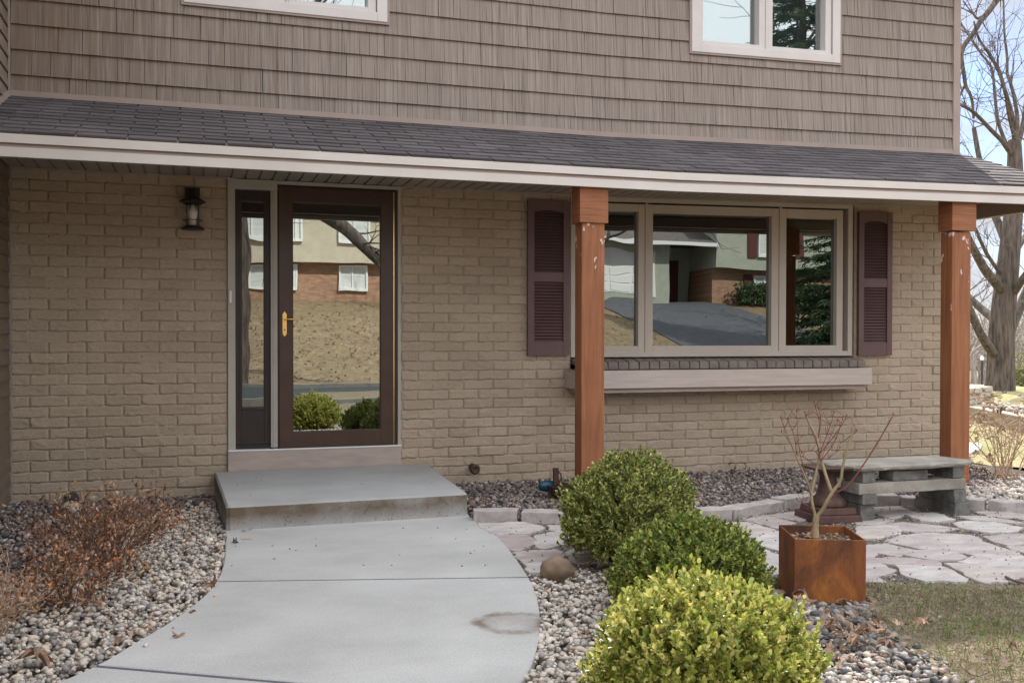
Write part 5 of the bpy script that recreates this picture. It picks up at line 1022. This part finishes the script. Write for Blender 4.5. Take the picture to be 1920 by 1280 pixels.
def far_window(par, x0, x1, z0, z1, y, split=1, mat='hwhite'):
    m = MB(); m.frame(x0, x1, z0, z1, .08, .08, .1, .08, y-.05, y+.06)
    for k in range(1, split+1): xm = x0+(x1-x0)*k/(split+1); m.box(xm-.03, xm+.03, y-.05, y+.05, z0+.1, z1-.08)
    wn = m.build('window', mat, par); m = MB(); m.box(x0+.08, x1-.08, y-.02, y, z0+.1, z1-.08); m.build('pane', 'glass_backing', wn)
h1 = empty('house', 'beige split level house with brick lower storey across the street', 'house'); YB = -35
m = MB(); m.box(-6, 10, YB-9, YB, 2.7, 4.40); m.build('wall', 'hbrick', h1); m = MB(); m.box(-6.1, 10.1, YB-9, YB+.45, 4.40, 7.1); m.build('upper_wall', 'hwall', h1)
m = MB(); m.hexa([(-7, YB-10, 7.1), (11, YB-10, 7.1), (11, YB+1.2, 7.1), (-7, YB+1.2, 7.1)], [(-7, YB-4.6, 9.3), (11, YB-4.6, 9.3), (11, YB-4.4, 9.3), (-7, YB-4.4, 9.3)]); m.build('roof', 'hroof', h1)
for x0, x1 in ((5.95, 7.25), (1.5, 2.9), (4.0, 4.25)): far_window(h1, x0, x1, 3.25, 4.32, YB+.06)
for x0, x1 in ((5.9, 7.3), (1.4, 3.0), (3.9, 4.4)): far_window(h1, x0, x1, 5.25, 6.5, YB+.51)
h2 = empty('house', 'green grey house with white garage door and red shutters across the street', 'house')
m = MB(); m.box(15.5, 22.0, YB-8, YB, 2.7, 5.75); m.box(22.0, 24.2, YB-8, YB-2.2, 2.7, 5.75); m.box(24.2, 32, YB-8, YB+.5, 4.6, 7.2); m.build('wall', 'hwall2', h2)
m = MB(); m.box(24.3, 32, YB-8, YB, 2.7, 4.6); m.build('brick_wall', 'hbrick', h2)
m = MB(); m.hexa([(14.8, YB-9, 5.75), (24.2, YB-9, 5.75), (24.2, YB+.7, 5.75), (14.8, YB+.7, 5.75)], [(14.8, YB-4.1, 7.9), (24.2, YB-4.1, 7.9), (24.2, YB-3.9, 7.9), (14.8, YB-3.9, 7.9)]); m.hexa([(23.6, YB-9, 7.2), (32.6, YB-9, 7.2), (32.6, YB+1.1, 7.2), (23.6, YB+1.1, 7.2)], [(23.6, YB-4.1, 9.2), (32.6, YB-4.1, 9.2), (32.6, YB-3.9, 9.2), (23.6, YB-3.9, 9.2)]); m.build('roof', 'hroof', h2)
m = MB(); m.box(16.4, 21.2, YB-.02, YB+.03, 3.2, 5.35)
for k in range(4):
    for j in range(4): m.box(16.6+j*1.15, 17.55+j*1.15, YB+.03, YB+.06, 3.3+k*.52, 3.7+k*.52)
m.box(14.8, 24.2, YB+.68, YB+.74, 5.62, 5.8); m.box(23.6, 32.6, YB+1.08, YB+1.14, 7.05, 7.25); m.build('garage_door', 'hwhite', h2)
m = MB(); m.box(22.6, 23.6, YB-2.22, YB-2.15, 3.0, 5.1); m.build('door', 'hred', h2)
far_window(h2, 26.6, 28.6, 5.2, 6.6, YB+.56, 2); far_window(h2, 26.6, 28.6, 3.35, 4.35, YB+.06, 2)
for x in (26.0, 28.7): 
    for z0, z1 in ((5.15, 6.65), (3.3, 4.4)): m = MB(); m.box(x, x+.5, YB+(.5 if z0 > 5 else 0), YB+(.56 if z0 > 5 else .06), z0, z1); m.build('shutter', 'hred', h2)
hd = empty('hedge', 'clipped dark hedge under the red shuttered window across the street', 'hedge'); gg = np.random.default_rng(19); n = 5000
leaf_mesh('foliage', 'ever', np.stack([gg.uniform(25.2, 31.5, n), gg.uniform(YB+.3, YB+1.5, n), 2.9+.95*gg.random(n)], 1), gg.normal(size=(n, 3)), gg.normal(size=(n, 3)), gg.uniform(.12, .2, n), gg.uniform(.06, .1, n), hd)
def street_tree(label, x, y, H, seed, r, lev=5):
    root = empty('street_tree', label, 'tree', 'bare trees across the street'); m = MB(); bare_tree(m, x, y, hgt(x, y)-.2, H, seed, r, lev, 8); m.build('branches', 'bark', root, True)
root = empty('street_tree', 'thick bare street tree opposite the front door', 'tree', 'bare trees across the street'); m = MB(); TX, TY = .95, -18.2
q = smooth_line3([Vector((TX, TY, -.2)), Vector((TX, TY, 1.6)), Vector((TX+.08, TY, 3.4)), Vector((TX, TY, 5.2)), Vector((TX-.3, TY-.3, 8)), Vector((TX-.5, TY-.4, 11))]); m.tube(q, [.42-.34*(i/(len(q)-1))**1.3 for i in range(len(q))], 14)
GG = random.Random(3)
for pth, r0 in (([(TX, 4.6), (TX+1.4, 4.9), (TX+2.6, 4.3), (TX+3.6, 3.3), (TX+4.3, 2.6)], .30), ([(TX, 5.4), (TX-1.6, 6.2), (TX-3, 6.0)], .2), ([(TX-.2, 7), (TX+1.6, 8.8), (TX+2.6, 11)], .18), ([(TX-.4, 8.5), (TX-2, 10.5), (TX-2.5, 13)], .15)):
    q = smooth_line3([Vector((x, TY+.2*i, z)) for i, (x, z) in enumerate(pth)]); m.tube(q, [r0*(1-.75*i/len(q)) for i in range(len(q))], 10); twigs(m, q[3:], 9, 2.2, GG, 2, .03)
m.build('branches', 'bark', root, True)
street_tree('bare tree on the far lawn between the two houses', 12.2, -24, 17, 331, .3); street_tree('bare tree at the right end of the verge', 27, -22.5, 16, 333, .28)
street_tree('slender bare tree at the foot of the neighbouring drive', 9.2, -19, 14, 308, .16)
street_tree('bare tree on the far lawn before the beige house', -3.5, -24, 13, 311, .3); street_tree('bare tree rising behind the green grey house', 30.5, -46, 33, 315, .4); street_tree('tall bare tree beside the one behind the green grey house', 33.5, -50, 36, 316, .42); street_tree('bare tree far behind the beige house', 8, -52, 24, 318, .4); street_tree('bare tree on the verge right of the driveway', 29, -24, 14, 317, .25)
evergreen('tall dark spruce beside the neighbouring drive', 22.9, -21.5, .3, 15, 2.9, 71, 520, None, 'spruce_tree')
evergreen('very tall spruce far behind the green grey house', 36.2, -45, 2.9, 34, 5.2, 72, 420, None, 'spruce_tree')
pts = []; g = np.random.default_rng(25); scat(2600, 5, -26, 7, 5, 0, .0); pts = [(x, y, hgt(x, y)+.01) for x, y, z in pts if y < -19]
litter('fallen_leaves', 'oakleaf', pts, .05, .12, 26)
